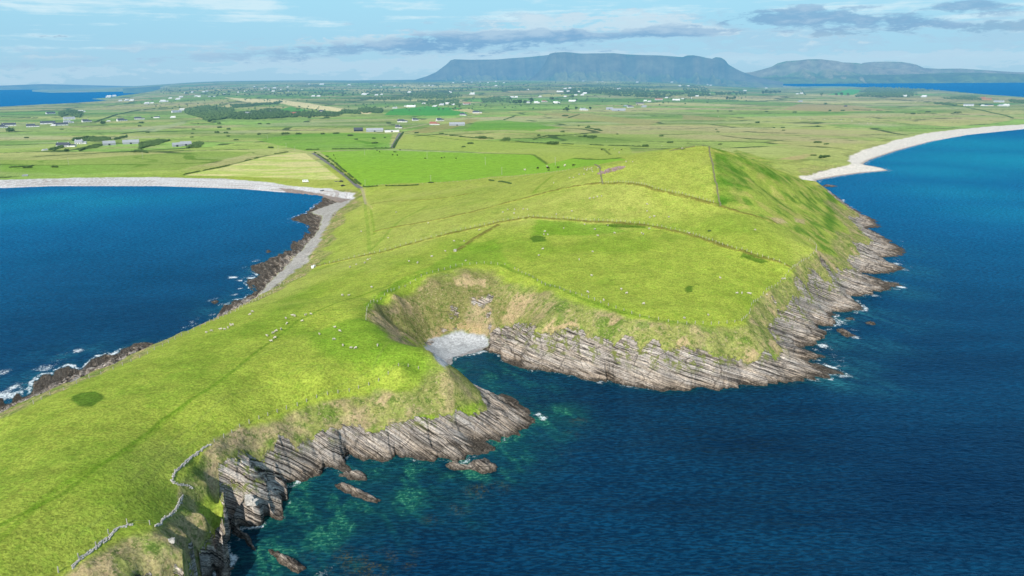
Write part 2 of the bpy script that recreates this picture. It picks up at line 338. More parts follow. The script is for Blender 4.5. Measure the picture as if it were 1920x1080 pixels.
# named fields
FIELDS = [([(560,251),(662,249),(735,252),(730,279),(600,283),(575,284),(480,262)], (0.13,0.30,0.02), 4, .7),
 ([(600,285),(700,281),(850,286),(1000,290),(1150,297),(1172,300),(1120,309),(1060,318),(920,331),(800,342),(685,350),(650,322)], (0.20,0.36,0.035), 2, .92),
 ([(760,252),(733,279),(870,284),(1000,288),(1160,295),(1250,283),(1180,276),(1060,270),(900,262),(800,252)], (0.30,0.36,0.07), 2, .8),
 ([(345,328.5),(420,313),(500,293),(545,285.5),(572,287),(600,306),(637,336),(600,337.5),(540,334),(460,331)], (0.52,0.47,0.19), 1.5, .95),
 ([(0,300),(130,299),(260,290),(400,283),(480,285),(420,300),(340,318),(150,326),(0,322)], (0.16,0.28,0.03), 8, .6),
 ([(735,205),(800,199),(860,202.5),(882,211),(850,217),(720,216)], (0.05,0.27,0.03), 2, .9),
 ([(880,204),(905,213),(893,214),(845,206)], (0.50,0.42,0.18), 2, .9),
 ([(420,182.5),(470,185.5),(530,187.5),(580,193.5),(640,203.5),(700,211),(690,214),(640,210),(575,202.5),(528,194),(460,191)], (0.66,0.55,0.28), 2, 1.0),
 ([(412,200.5),(430,194.5),(485,192),(470,196),(415,202)], (0.50,0.42,0.19), 2, .9),
 ([(415,212),(470,207),(530,196),(520,201),(450,212)], (0.34,0.32,0.12), 2, .9),
 ([(525,206),(545,200),(578,207),(540,211)], (0.07,0.25,0.03), 2, .9),
 ([(330,204),(400,190),(430,186),(415,193),(350,206)], (0.38,0.33,0.14), 2, .7),
 ([(1465,206),(1500,194.5),(1590,197),(1680,207),(1560,209.5)], (0.36,0.28,0.13), 5, .85),
 ([(1000,210),(1060,211),(1130,217),(1240,226),(1215,236),(1060,221)], (0.33,0.28,0.11), 5, .7),
 ([(1280,215),(1360,222),(1340,226),(1280,224)], (0.33,0.27,0.12), 4, .7),
 ([(1455,299),(1515,289),(1528,288),(1500,301)], (0.42,0.32,0.15), 5, .8),
 ([(868,246),(890,228),(940,225),(1000,231),(1060,240),(1000,246),(940,244)], (0.12,0.29,0.02), 6, .75),
 ([(760,247),(880,222),(900,224),(850,240),(800,250)], (0.30,0.25,0.09), 5, .7),
 ([(290,247),(240,243),(200,246),(320,233),(345,227),(350,231)], (0.34,0.37,0.20), 6, .6),
 ([(1550,178),(1590,166.5),(1615,168),(1600,178)], (0.06,0.36,0.04), 3, .9),
 ([(1513,179),(1590,180),(1700,184),(1600,185)], (0.42,0.36,0.18), 3, .7),
 ([(1360,221),(1500,223),(1500,226),(1380,224)], (0.38,0.38,0.12), 3, .7),
 ([(1010,178),(1040,175),(1070,181),(1020,181)], (0.42,0.40,0.13), 3, .8),
 ([(1730,168),(1800,172),(1790,176),(1715,172)], (0.33,0.30,0.13), 3, .6)]
allx, ally = GXf, GYf
hayrow = None
for poly, colr, soft, st in FIELDS:
    m = pmask(poly, allx, ally, soft)*st
    if colr == (0.52,0.47,0.19):
        rowsn = fbm(allx[:nn]/9*0.3 + ally[:nn]/7, ally[:nn]/60, 2, 88)
        cA = np.array((0.55,0.49,0.22), np.float32)[None,None]*(1-sst(-0.1,0.35,fbm(X/50+Y/30, Y/14, 3, 89)))[...,None] + np.array((0.40,0.45,0.12), np.float32)*sst(-0.1,0.35,fbm(X/50+Y/30, Y/14, 3, 89))[...,None]
        c1[:] = c1*(1-m[:nn,:,None]) + cA*m[:nn,:,None]
    else: mix(colour, colr, m)
c1 = colour[:nn]
# right flank of the hill
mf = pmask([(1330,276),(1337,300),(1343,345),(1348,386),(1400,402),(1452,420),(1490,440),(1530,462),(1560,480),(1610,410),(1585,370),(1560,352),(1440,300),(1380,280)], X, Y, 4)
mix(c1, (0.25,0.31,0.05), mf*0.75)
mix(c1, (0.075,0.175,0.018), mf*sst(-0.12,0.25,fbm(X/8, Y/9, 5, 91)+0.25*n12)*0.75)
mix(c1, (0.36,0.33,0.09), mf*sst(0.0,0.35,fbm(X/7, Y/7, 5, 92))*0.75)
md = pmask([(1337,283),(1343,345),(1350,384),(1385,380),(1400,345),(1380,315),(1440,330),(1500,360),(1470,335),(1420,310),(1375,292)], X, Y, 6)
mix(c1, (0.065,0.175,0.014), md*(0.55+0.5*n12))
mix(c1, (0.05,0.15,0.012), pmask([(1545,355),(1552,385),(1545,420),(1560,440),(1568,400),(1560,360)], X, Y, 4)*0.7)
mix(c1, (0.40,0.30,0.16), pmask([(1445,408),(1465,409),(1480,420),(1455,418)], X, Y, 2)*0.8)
mix(c1, (0.40,0.30,0.16), pmask([(1490,410),(1510,412),(1508,420),(1490,417)], X, Y, 2)*0.8)
# greener hollows, rush patches
for poly, s_, st in [([(990,430),(1010,412),(1150,425),(1180,435),(1100,440),(1000,440)], 5, .6), ([(820,490),(860,460),(930,450),(960,500),(900,492),(770,515),(750,530),(700,560),(760,520)], 4, .4), ([(560,620),(700,600),(760,640),(800,690),(700,690),(600,670)], 8, .5)]:
    mix(c1, (0.105,0.25,0.010), pmask(poly, X, Y, s_)*st)
for poly in [[(133,745),(150,737),(180,734),(196,741),(190,752),(172,762),(150,760)], [(992,446),(1005,441),(1025,444),(1024,453),(1000,455)], [(1283,541),(1288,535),(1300,537),(1299,547),(1288,550)], [(1388,482),(1395,470),(1420,480),(1440,490),(1425,492)], [(1130,421),(1170,420),(1215,424),(1210,428),(1150,427)]]:
    mix(c1, (0.06,0.13,0.012), pmask(poly, X, Y, 1.2)*0.85)
# tracks
TR = [([(0,985),(60,955),(120,925),(200,865),(300,790),(390,730),(480,660),(560,600),(640,565),(700,545),(760,520)], 0.75, (0.12,0.21,0.015), .7),
 ([(0,1010),(110,913),(233,850),(300,797),(355,752)], 1.1, (0.13,0.24,0.012), .4),
 ([(683,352),(685,390),(690,430),(693,470)], 1.5, (0.19,0.28,0.035), .55), ([(693,384),(700,420),(702,440)], 1.2, (0.16,0.27,0.02), .5),
 ([(800,387),(755,410),(720,445),(693,470)], 1.5, (0.17,0.26,0.03), .6), ([(1090,395),(1010,365),(1035,345),(1080,325)], 1.5, (0.15,0.26,0.02), .0),
 ([(1030,352),(1000,362),(1010,350),(1035,330),(1070,318)], 1.8, (0.15,0.25,0.02), .6), ([(860,470),(1000,445)], 1, (0.13,0.25,0.012), .4),
 ([(683,352),(684,366),(690,384),(697,392)], 1.2, (0.42,0.38,0.13), .8),
 ([(940,497),(985,515),(1040,537),(1090,560),(1150,582),(1240,603),(1300,610)], 1.2, (0.09,0.17,0.015), .55), ([(860,500),(790,515),(750,530),(720,550),(690,575)], 2.2, (0.09,0.20,0.012), .55)]
for l, w, colr, st in TR: mix(c1, colr, lmask(l, X, Y, w, hz, w*0.3)*st)
for l in [[(0,262),(300,262)], [(560,250),(660,248)], [(760,250),(860,262),(1000,268),(1130,278),(1280,280)], [(600,284),(735,279),(870,285),(1000,290),(1160,297)], [(1000,262),(1060,255),(1130,258),(1200,266)], [(345,328),(420,313),(500,292),(545,285)], [(640,281),(735,279)]]:
    m = lmask(l, allx, ally, 3.0, hz, 1.5); mix(colour, (0.05,0.10,0.02), m*0.7)
c1 = colour[:nn]
c1 *= 1.07
# banks
mix(c1, (0.17,0.15,0.035), bank*sst(-0.35,0.2,n2+0.2)*0.85)
# scrub slopes with bare patches
mix(c1, (0.25,0.245,0.085), scr*0.8)
mix(c1, (0.37,0.29,0.15), scr*sst(0.0,0.4,fbm(X/7, Y/7, 4, 101))*0.75)
mix(c1, (0.11,0.19,0.025), scr*sst(0.1,0.4,fbm(X/5, Y/5, 4, 102))*0.7)
cov = pmask([(690,570),(740,545),(800,520),(870,500),(930,498),(945,560),(940,600),(915,640),(830,628),(795,640),(740,625),(700,612)], X, Y, 4)
mix(c1, (0.185,0.165,0.065), cov*scr*0.7)
mix(c1, (0.42,0.31,0.17), np.clip(scr*(1-ROCK),0,1)*sst(0.30,0.42,fbm(X/8, Y/8, 4, 103)+0.12*cov)*0.9)
mix(c1, (0.38,0.29,0.17), pmask([(885,560),(905,552),(922,575),(925,620),(912,632),(880,625),(872,590)], X, Y, 2)*0.8)
mix(c1, (0.40,0.29,0.15), pmask([(795,640),(835,622),(870,620),(905,626),(900,612),(860,600),(820,612)], X, Y, 2)*0.7)
for poly in [[(335,975),(350,970),(395,975),(400,1000),(385,1030),(350,1040),(325,1015)], [(425,815),(470,795),(540,795),(545,815),(500,830),(440,840)], [(380,880),(400,870),(430,880),(420,905),(385,905)], [(725,615),(745,600),(755,640),(740,635)],[(722,580),(745,575),(750,590),(730,588)]]:
    mix(c1, (0.36,0.27,0.16), pmask(poly, X, Y, 2)*0.75*(1-ROCK))
mix(c1, (0.22,0.34,0.02), pmask([(850,775),(880,750),(900,755),(895,775),(860,790),(820,795),(790,790)], X, Y, 2)*0.7)
mix(c1, (0.40,0.30,0.18), pmask([(385,850),(405,832),(450,802),(530,782),(545,800),(500,838),(440,846),(405,900),(388,905)], X, Y, 3)*sst(-0.3,0.2,n6)*0.8)
mix(c1, (0.38,0.28,0.17), pmask([(600,790),(680,770),(760,760),(800,765),(790,785),(700,800),(620,812)], X, Y, 3)*sst(-0.05,0.3,n6+n12)*0.7)
for l in [[(420,700),(520,650),(620,600),(700,575)], [(250,900),(330,820),(430,740),(560,690),(680,680)], [(600,740),(700,690),(790,650)], [(700,560),(760,500),(860,470),(960,470)], [(1000,520),(1100,500),(1250,510),(1400,520)], [(1050,480),(1200,470),(1380,500)], [(150,1000),(260,930),(310,860),(400,790)]]:
    mix(c1, (0.20,0.25,0.05), lmask(l, X, Y, 0.45, hz, 0.3)*0.4)
# dune edge
mix(c1, (0.36,0.38,0.12), dun*0.6)
# pebbles / sand colours
mix(c1, (0.60,0.58,0.57), beachL*0.95)
mix(c1, (0.40,0.37,0.34), np.clip(beachL2,0,1)*0.95)
mix(c1, (0.70,0.64,0.56), beachR*0.97)
mix(c1, (0.43,0.44,0.445), beachC)
wr = pmask([(520,352),(560,356),(600,362),(640,372),(660,372),(640,380),(600,372),(545,363)], X, Y, 2)
mix(c1, (0.20,0.14,0.11), wr*0.8)
mix(c1, (0.30,0.24,0.20), beachL*sst(0.55,0.8,np.abs(fbm(X/60, SDx/2.2, 3, 104)*2))*0.6)
mix(c1, (0.20,0.16,0.13), beachR*sst(5,1,SDx)*0.6*sst(1700,1300,RRf[:nn]))
mix(c1, (0.25,0.23,0.22), beachC*sst(3.5,1,SDx)*0.8)
# ------------------------------------------------------------------ meshes
def grid_mesh(name, XX, YY, ZZ, keepf, attrs, cattrs, smooth=True):
    nr, na = XX.shape
    co = np.stack([XX, YY, ZZ], -1).reshape(-1, 3).astype(np.float32)
    idx = np.arange(nr*na).reshape(nr, na)
    q = np.stack([idx[:-1,:-1], idx[:-1,1:], idx[1:,1:], idx[1:,:-1]], -1)[keepf].reshape(-1, 4)
    used = np.zeros(nr*na, bool); used[q.ravel()] = True
    remap = np.cumsum(used)-1; q = remap[q]; co = co[used]
    me = bpy.data.meshes.new(name); me.vertices.add(len(co)); me.vertices.foreach_set('co', co.ravel())
    me.loops.add(q.size); me.loops.foreach_set('vertex_index', q.ravel()[::1].astype(np.int32))
    me.polygons.add(len(q)); me.polygons.foreach_set('loop_start', (np.arange(len(q))*4).astype(np.int32))
    me.update(calc_edges=True)
    if smooth: me.polygons.foreach_set('use_smooth', np.ones(len(q), bool))
    for k, v in attrs.items():
        a = me.attributes.new(k, 'FLOAT', 'POINT'); a.data.foreach_set('value', v.reshape(-1)[used].astype(np.float32))
    for k, v in cattrs.items():
        a = me.attributes.new(k, 'FLOAT_COLOR', 'POINT'); vv = np.concatenate([v.reshape(-1,3)[used], np.ones((used.sum(),1))], 1).astype(np.float32)
        a.data.foreach_set('color', vv.ravel())
    return me
ROCKF = np.zeros(GXf.shape, np.float32); ROCKF[:nn] = ROCK
PEBF = np.zeros(GXf.shape, np.float32); PEBF[:nn] = PEB
SCRF = np.zeros(GXf.shape, np.float32); SCRF[:nn] = scr
DIPF = np.zeros(GXf.shape, np.float32); DIPF[:nn] = DIP
kf = (SD[:-1,:-1] > -9) | (SD[1:,1:] > -9) | (RRf[:-1,:-1] > 3000)
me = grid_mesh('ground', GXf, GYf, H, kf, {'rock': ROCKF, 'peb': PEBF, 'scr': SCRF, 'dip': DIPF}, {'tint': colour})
ground = bpy.data.objects.new('ground', me); COL.objects.link(ground); ground['kind'] = 'structure'
ground['label'] = 'green headland pasture, bare rock shore and plain of fields'
# sea
sj = np.unique(np.r_[np.arange(0, NA, 2), NA-1]); si = np.unique(np.r_[np.arange(0, NR, 2), NR-1])
WX = GXf[np.ix_(si,sj)]; WY = GYf[np.ix_(si,sj)]; WS = SD[np.ix_(si,sj)]; WSn = SDn[np.ix_(si,sj)]
WR = np.hypot(WX, WY); WT = WX*EX+WY*EY; WV = WX*0.5-WY*0.866
stk = fbm(WV/16, WT/3.2, 4, 201); bl2 = fbm(WX/9, WY/9, 4, 202); bl3 = fbm(WX/3, WY/3, 3, 203)
blob = np.zeros_like(WX)
def blobs(l, target=None):
    out = np.zeros_like(WX)
    for px, py, rad, st in l:
        x, y = P(px, py); out = np.maximum(out, st*np.exp(-(((WX-x)**2+(WY-y)**2)/rad**2)))
    return out
green = blobs([(700,890,10,.9),(600,925,12,.8),(540,960,13,.75),(780,880,10,.8),(880,885,10,.85),(960,840,11,.9),(1040,780,9,1.0),(1060,790,8,.8),(580,1000,14,.8),(500,1040,11,.8),(650,970,14,.7),(740,940,12,.8),(840,930,14,.5),(950,880,12,.6),(1010,830,9,.6),(620,1060,10,.5),
   (875,690,15,.6),(930,705,15,.5),(990,725,14,.35),(1060,800,9,.5),(560,905,7,.9)])
east = blobs([(1620,590,13,.7),(1570,640,11,.7),(1600,690,12,.6),(1570,712,10,.8),(1690,600,16,.35),(1700,548,14,.5),(1720,510,18,.4),(1650,650,14,.35),(1700,470,22,.3),(1580,560,6,.9),(1590,600,7,.8),(1640,720,12,.4)])
west = blobs([(120,665,14,.55),(60,720,12,.6),(30,700,12,.4),(430,560,18,.3),(400,580,12,.35),(480,515,12,.4)])
bay = np.maximum(blobs([(100,372,60,.55),(200,378,55,.5),(30,385,60,.45),(320,372,60,.3),(100,400,60,.3)]), blobs([(1900,300,170,.8),(1760,320,90,.6),(1850,270,200,.7),(1800,360,70,.45),(1900,400,60,.35),(1700,300,60,.5)]))
fringe = np.exp(np.clip(WSn, -60, 0)/2.2)
rfk = sst(-0.05, 0.35, 0.7*stk+0.6*bl2+0.25*bl3)
SH = np.clip(green*(0.38+0.75*rfk) + fringe*0.35*(WR<520), 0, 1)
SE = np.clip(east*(0.7+1.1*stk+0.4*bl2) + west*(0.6+1.1*bl2), 0, 1)
KEL = np.clip(blobs([(700,1060,7,1),(640,1050,6,.9),(760,1050,5,.8),(590,1040,4,.6),(900,920,5,.9),(935,915,4,.8),(860,955,4,.7),(1085,790,3.5,.9),(1070,815,3.5,.7),(810,975,3.5,.7),(1060,850,3,.5)])*1.5 - 0.35, 0, 1)
KEL = KEL*sst(-0.05, 0.25, fbm(WX/1.6, WY/1.6, 3, 205)+0.12)
FO = blobs([(30,725,5,.9),(10,740,6,1),(0,700,6,.7),(60,705,5,.6),(85,690,5,.9),(110,675,4,.7),(145,658,3.5,1.1),(120,662,4,.7),(436,520,3.5,1.1),(448,526,2.5,1.1),(400,562,4,.9),(420,570,4,.8),(395,590,4,.7),(478,490,3,1),(450,541,2.2,.9),(440,552,3,.8),(560,440,2,.6),
   (1545,640,3,.8),(1540,648,3.5,1.1),(1530,655,3,.8),(1600,618,2.5,.9),(1604,632,3,1),(1640,554,3.5,1),(1690,538,3.5,1.1),(1683,495,4,1.1),(1697,506,4,1),(1620,583,3,.8),(1605,586,2.5,.7),(1525,712,3,1),(1580,704,3,1),(1595,707,3,.6),(1595,597,2,.8),
   (1018,785,2.2,1.1),(1010,777,2,.9),(560,903,1.8,.9),(545,912,2,1),(580,893,1.5,.8),(440,980,1.8,1.2),(455,990,1.6,.9),(620,1070,2,.9),(605,1075,1.8,1),(880,832,1,.6),(935,838,1.2,.7),(786,863,1,.8),(925,880,1.5,.4)])
surf = 0.35+0.65*sst(-0.15,0.35,fbm(WX/22, WY/22, 3, 207))
FO = np.maximum(FO*(0.8+0.5*bl3), np.exp(-((WSn+1.2)/1.5)**2)*0.80*surf*(WR<800)*np.where((WX < -10)|(WX > 120), 1.1, .75))
FO = np.maximum(FO, np.exp(-((WSn+5)/5.)**2)*0.55*sst(0.1,0.5,fbm(WX/11, WY/11, 3, 208))*(WR<620)*((WX < -40)*(WY > 200)|(WX > 120)))
FO = np.maximum(FO, np.exp(-((WSn+3)/4)**2)*0.6*(WR>880)*(WX>200))
FO = np.maximum(FO, np.exp(-((WSn+3)/2.0)**2)*0.35*(WR>700)*(WX<0))
kw = (WS[:-1,:-1] < 22) | (WS[1:,1:] < 22)
me = grid_mesh('sea', WX, WY, np.zeros_like(WX), kw, {'green': SH, 'east': SE, 'bay': bay, 'kelp': KEL, 'foam': FO}, {})
sea = bpy.data.objects.new('sea', me); COL.objects.link(sea); sea['kind'] = 'structure'
sea['label'] = 'dark blue rippled sea, green over the shallow rocks'
# ------------------------------------------------------------------ mountains (height sheets built where they stand, traced skylines)
def hill_sheet(name, sky, D, depth, front, cliff, seed, colr, label):
    sky = np.array(sky, float); xs = np.arange(sky[0,0], sky[-1,0]+0.1, 2.0 if D < 15000 else 2.5)
    ys = np.interp(xs, sky[:,0], sky[:,1])
    tops = np.array([Pd(x, y, D) for x, y in zip(xs, ys)]); az = np.arctan2(tops[:,0], tops[:,1]); zt = tops[:,2]
    nf, nb = 70, 14
    s = np.r_[np.linspace(0, 1, nf), 1+np.linspace(0.02, 1, nb)]
    rad = np.where(s <= 1, D-front*(1-s), D+(s-1)*depth)
    a2, s2 = np.meshgrid(az, s, indexing='xy'); r2 = np.repeat(rad[:,None], len(az), 1)
    zt2 = np.repeat(zt[None], len(s), 0)
    u = np.clip(s2, 0, 1); gl = 1-2.2*np.abs(fbm(a2*38+seed+0.5*s2, s2*0.8, 4, seed)); gl2 = 1-2.2*np.abs(fbm(a2*130+1.2*s2, s2*1.5, 3, seed+1)); gl = gl-.5; gl2 = gl2-.5
    prof = (1-cliff)*u**1.7 + cliff*sst(0.78, 0.97, u)
    prof = prof + (0.26*gl + 0.09*gl2)*np.sin(np.pi*np.clip(u,0,1))**0.8
    z = zt2*np.clip(prof, 0, 1.0) ; z = np.where(s2 > 1, zt2*(1-0.25*(s2-1)), z)
    z = z - 60*(1-u)**3
    x = r2*np.sin(a2); y = r2*np.cos(a2)
    t = np.clip(0.5+0.9*gl+0.4*gl2, 0, 1)[...,None]; hgt = np.clip(u, 0, 1)[...,None]
    cA, cB, cCl = [np.array(v, np.float32) for v in colr]
    col = cA*(1-t)+cB*t; low = sst(0.55, 0.2, u)[...,None]
    wn = sst(0.0, 0.3, fbm(a2*300, s2*16, 3, seed+4))[...,None]; col = col*(1-low*wn*0.6) + np.array((0.02,0.06,0.02))*low*wn*0.6
    cl = (sst(0.74, 0.8, u)*(1-sst(0.95,1.0,u)))[...,None]; col = col*(1-cl*0.6)+cCl*cl*0.6
    me = grid_mesh(name, x, y, z, np.ones((x.shape[0]-1, x.shape[1]-1), bool), {}, {'tint': col})
    o = bpy.data.objects.new(name, me); COL.objects.link(o); o['kind'] = 'structure'; o['label'] = label
    return o
PALM = ((0.07,0.15,0.05),(0.24,0.25,0.10),(0.12,0.10,0.09)); PALG = ((0.12,0.22,0.06),(0.30,0.28,0.14),(0.30,0.25,0.20))
mts = [
 hill_sheet('mountain', [(755,154),(770,152),(800,143),(818,135),(830,126),(838,120),(845,113),(852,111),(880,112),(930,111.5),(960,109),(990,107),(1030,103),(1070,100),(1120,103)], 13500, 1500, 2600, .45, 3, PALM, 'flat topped blue mountain wall, left and farther part'),
 hill_sheet('mountain', [(985,153),(1000,143),(1012,132),(1020,120),(1026,108),(1030,101),(1040,98.5),(1060,97.5),(1090,100.5),(1120,100),(1150,99.5),(1175,102),(1200,103),(1240,104),(1280,107),(1288,104),(1300,103.5),(1312,105.5),(1325,108.5),(1335,110),(1342,107),(1352,108),(1360,113),(1366,121),(1378,128),(1390,134),(1410,141),(1440,149),(1470,154)], 11800, 1500, 2400, .42, 13, PALM, 'table topped blue mountain with gullied cliffs above the plain'),
 hill_sheet('mountain', [(1370,142),(1395,136.5),(1410,135),(1430,130),(1447,125),(1458,118.5),(1475,114.5),(1500,113),(1515,111),(1540,111),(1555,113),(1568,114),(1580,117),(1605,118),(1625,121),(1660,127),(1720,132),(1760,140)], 22500, 1500, 3000, .22, 23, PALG, 'rounded green and brown mountain beyond the bay'),
 hill_sheet('mountain', [(1600,125),(1620,117.5),(1640,116),(1660,115.5),(1690,116),(1702,118),(1718,121),(1732,127.5),(1760,129),(1800,128.5),(1840,131),(1900,135),(1960,137),(2200,140)], 24500, 1500, 2600, .3, 33, PALG, 'low flat mountain with pale scarp, farthest right'),
 hill_sheet('hills', [(1390,148),(1450,145),(1520,143),(1600,141),(1680,140),(1740,138),(1800,136),(1850,137),(1920,139),(2000,138),(2200,140)], 21000, 900, 1600, .0, 43, ((0.07,0.13,0.04),(0.15,0.22,0.06),(0.1,0.12,0.06)), 'wooded low hills with small farms beyond the bay'),
 hill_sheet('hills', [(230,166),(280,162.5),(330,160),(400,156.8),(450,155.5),(500,154.5),(560,153.5),(620,152.5),(700,151),(760,150.5),(800,149.5),(900,150.5),(1000,151),(1100,152),(1250,152.5),(1340,153.5),(1400,157)], 12500, 1200, 2500, .0, 53, ((0.045,0.10,0.03),(0.12,0.20,0.05),(0.1,0.12,0.06)), 'wooded low skyline hills behind the farmland'),
 hill_sheet('hills', [(-300,161),(-150,160),(0,160.5),(40,159),(80,157.5),(140,159),(200,160.5),(260,161.5),(330,161.5),(420,161)], 24000, 1200, 1500, .1, 63, PALM, 'faint hazy hills across the sea, far left')]
# ------------------------------------------------------------------ materials
class N:
    def __init__(s, nt): s.nt = nt
    def n(s, t, **k):
        nd = s.nt.nodes.new(t)
        ins = k.pop('i', {})
        for a, b in k.items(): setattr(nd, a, b)
        for a, b in ins.items(): s.set(nd, a, b)
        return nd
    def set(s, nd, key, v):
        sock = nd.inputs[key]
        if isinstance(v, bpy.types.NodeSocket): s.nt.links.new(v, sock)
        elif isinstance(v, bpy.types.Node): s.nt.links.new(v.outputs[0], sock)
        else: sock.default_value = v
    def m(s, op, a, b=None, c=None, clamp=False):
        nd = s.nt.nodes.new('ShaderNodeMath'); nd.operation = op; nd.use_clamp = clamp
        for k, v in enumerate((a, b, c)):
            if v is not None: s.set(nd, k, v)
        return nd.outputs[0]
    def mr(s, v, a, b, c=0., d=1., smooth=True):
        nd = s.nt.nodes.new('ShaderNodeMapRange'); nd.interpolation_type = 'SMOOTHSTEP' if smooth else 'LINEAR'
        for k, x in zip((0,1,2,3,4), (v,a,b,c,d)): s.set(nd, k, x)
        return nd.outputs[0]
    def mix(s, f, a, b, bt='MIX'):
        nd = s.nt.nodes.new('ShaderNodeMix'); nd.data_type = 'RGBA'; nd.blend_type = bt
        for k, v in ((0,f),(6,a),(7,b)):
            if isinstance(v, tuple) and len(v) == 3: v = v+(1,)
            s.set(nd, k, v)
        return nd.outputs[2]
    def noise(s, vec, scale, detail=4, rough=0.55, dist=0., dim='3D'):
        nd = s.nt.nodes.new('ShaderNodeTexNoise'); nd.noise_dimensions = dim
        if vec is not None: s.set(nd, 'Vector', vec)
        for k, v in (('Scale',scale),('Detail',detail),('Roughness',rough),('Distortion',dist)): s.set(nd, k, v)
        return nd.outputs[0]
    def attr(s, name, out='Fac'):
        nd = s.nt.nodes.new('ShaderNodeAttribute'); nd.attribute_name = name; return nd.outputs[out]
    def pos(s): return s.nt.nodes.new('ShaderNodeNewGeometry').outputs['Position']
    def map(s, vec, sc=(1,1,1), rot=(0,0,0)):
        nd = s.nt.nodes.new('ShaderNodeMapping'); nd.vector_type = 'POINT'
        s.set(nd, 'Vector', vec); nd.inputs['Scale'].default_value = sc; nd.inputs['Rotation'].default_value = rot; return nd.outputs[0]
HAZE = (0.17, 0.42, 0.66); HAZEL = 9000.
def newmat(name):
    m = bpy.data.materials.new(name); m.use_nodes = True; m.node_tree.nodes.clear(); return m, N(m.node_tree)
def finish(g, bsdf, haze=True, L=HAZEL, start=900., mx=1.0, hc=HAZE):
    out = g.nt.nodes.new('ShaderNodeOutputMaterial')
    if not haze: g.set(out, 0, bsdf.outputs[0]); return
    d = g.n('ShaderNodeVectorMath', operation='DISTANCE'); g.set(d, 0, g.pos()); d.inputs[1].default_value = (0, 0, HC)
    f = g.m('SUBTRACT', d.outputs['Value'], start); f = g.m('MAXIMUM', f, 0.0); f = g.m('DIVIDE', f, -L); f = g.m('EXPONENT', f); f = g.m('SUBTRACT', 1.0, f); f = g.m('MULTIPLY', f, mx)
    em = g.n('ShaderNodeEmission'); em.inputs[0].default_value = hc+(1,); em.inputs[1].default_value = 1.0  # haze painted as emission on the surface, growing with distance; no air volume
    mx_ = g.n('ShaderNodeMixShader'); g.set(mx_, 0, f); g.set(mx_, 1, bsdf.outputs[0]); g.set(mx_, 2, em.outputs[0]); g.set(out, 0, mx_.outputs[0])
def simple(name, col, rough=0.8, var=0.15, scale=2.0, haze=True, metal=0.):
    m, g = newmat(name)
    tc = g.n('ShaderNodeTexCoord').outputs['Object']
    f = g.mr(g.noise(tc, scale, 4), 0.3, 0.7, 1-var, 1+var, False)
    c = g.mix(1.0, tuple(col), (1,1,1), 'MULTIPLY'); nd = g.n('ShaderNodeVectorMath', operation='SCALE'); g.set(nd, 0, c); g.set(nd, 3, f)
    b = g.n('ShaderNodeBsdfPrincipled', i={'Base Color': nd.outputs[0], 'Roughness': rough, 'Metallic': metal}); b.inputs['Specular IOR Level'].default_value = 0.2
    finish(g, b, haze); return m
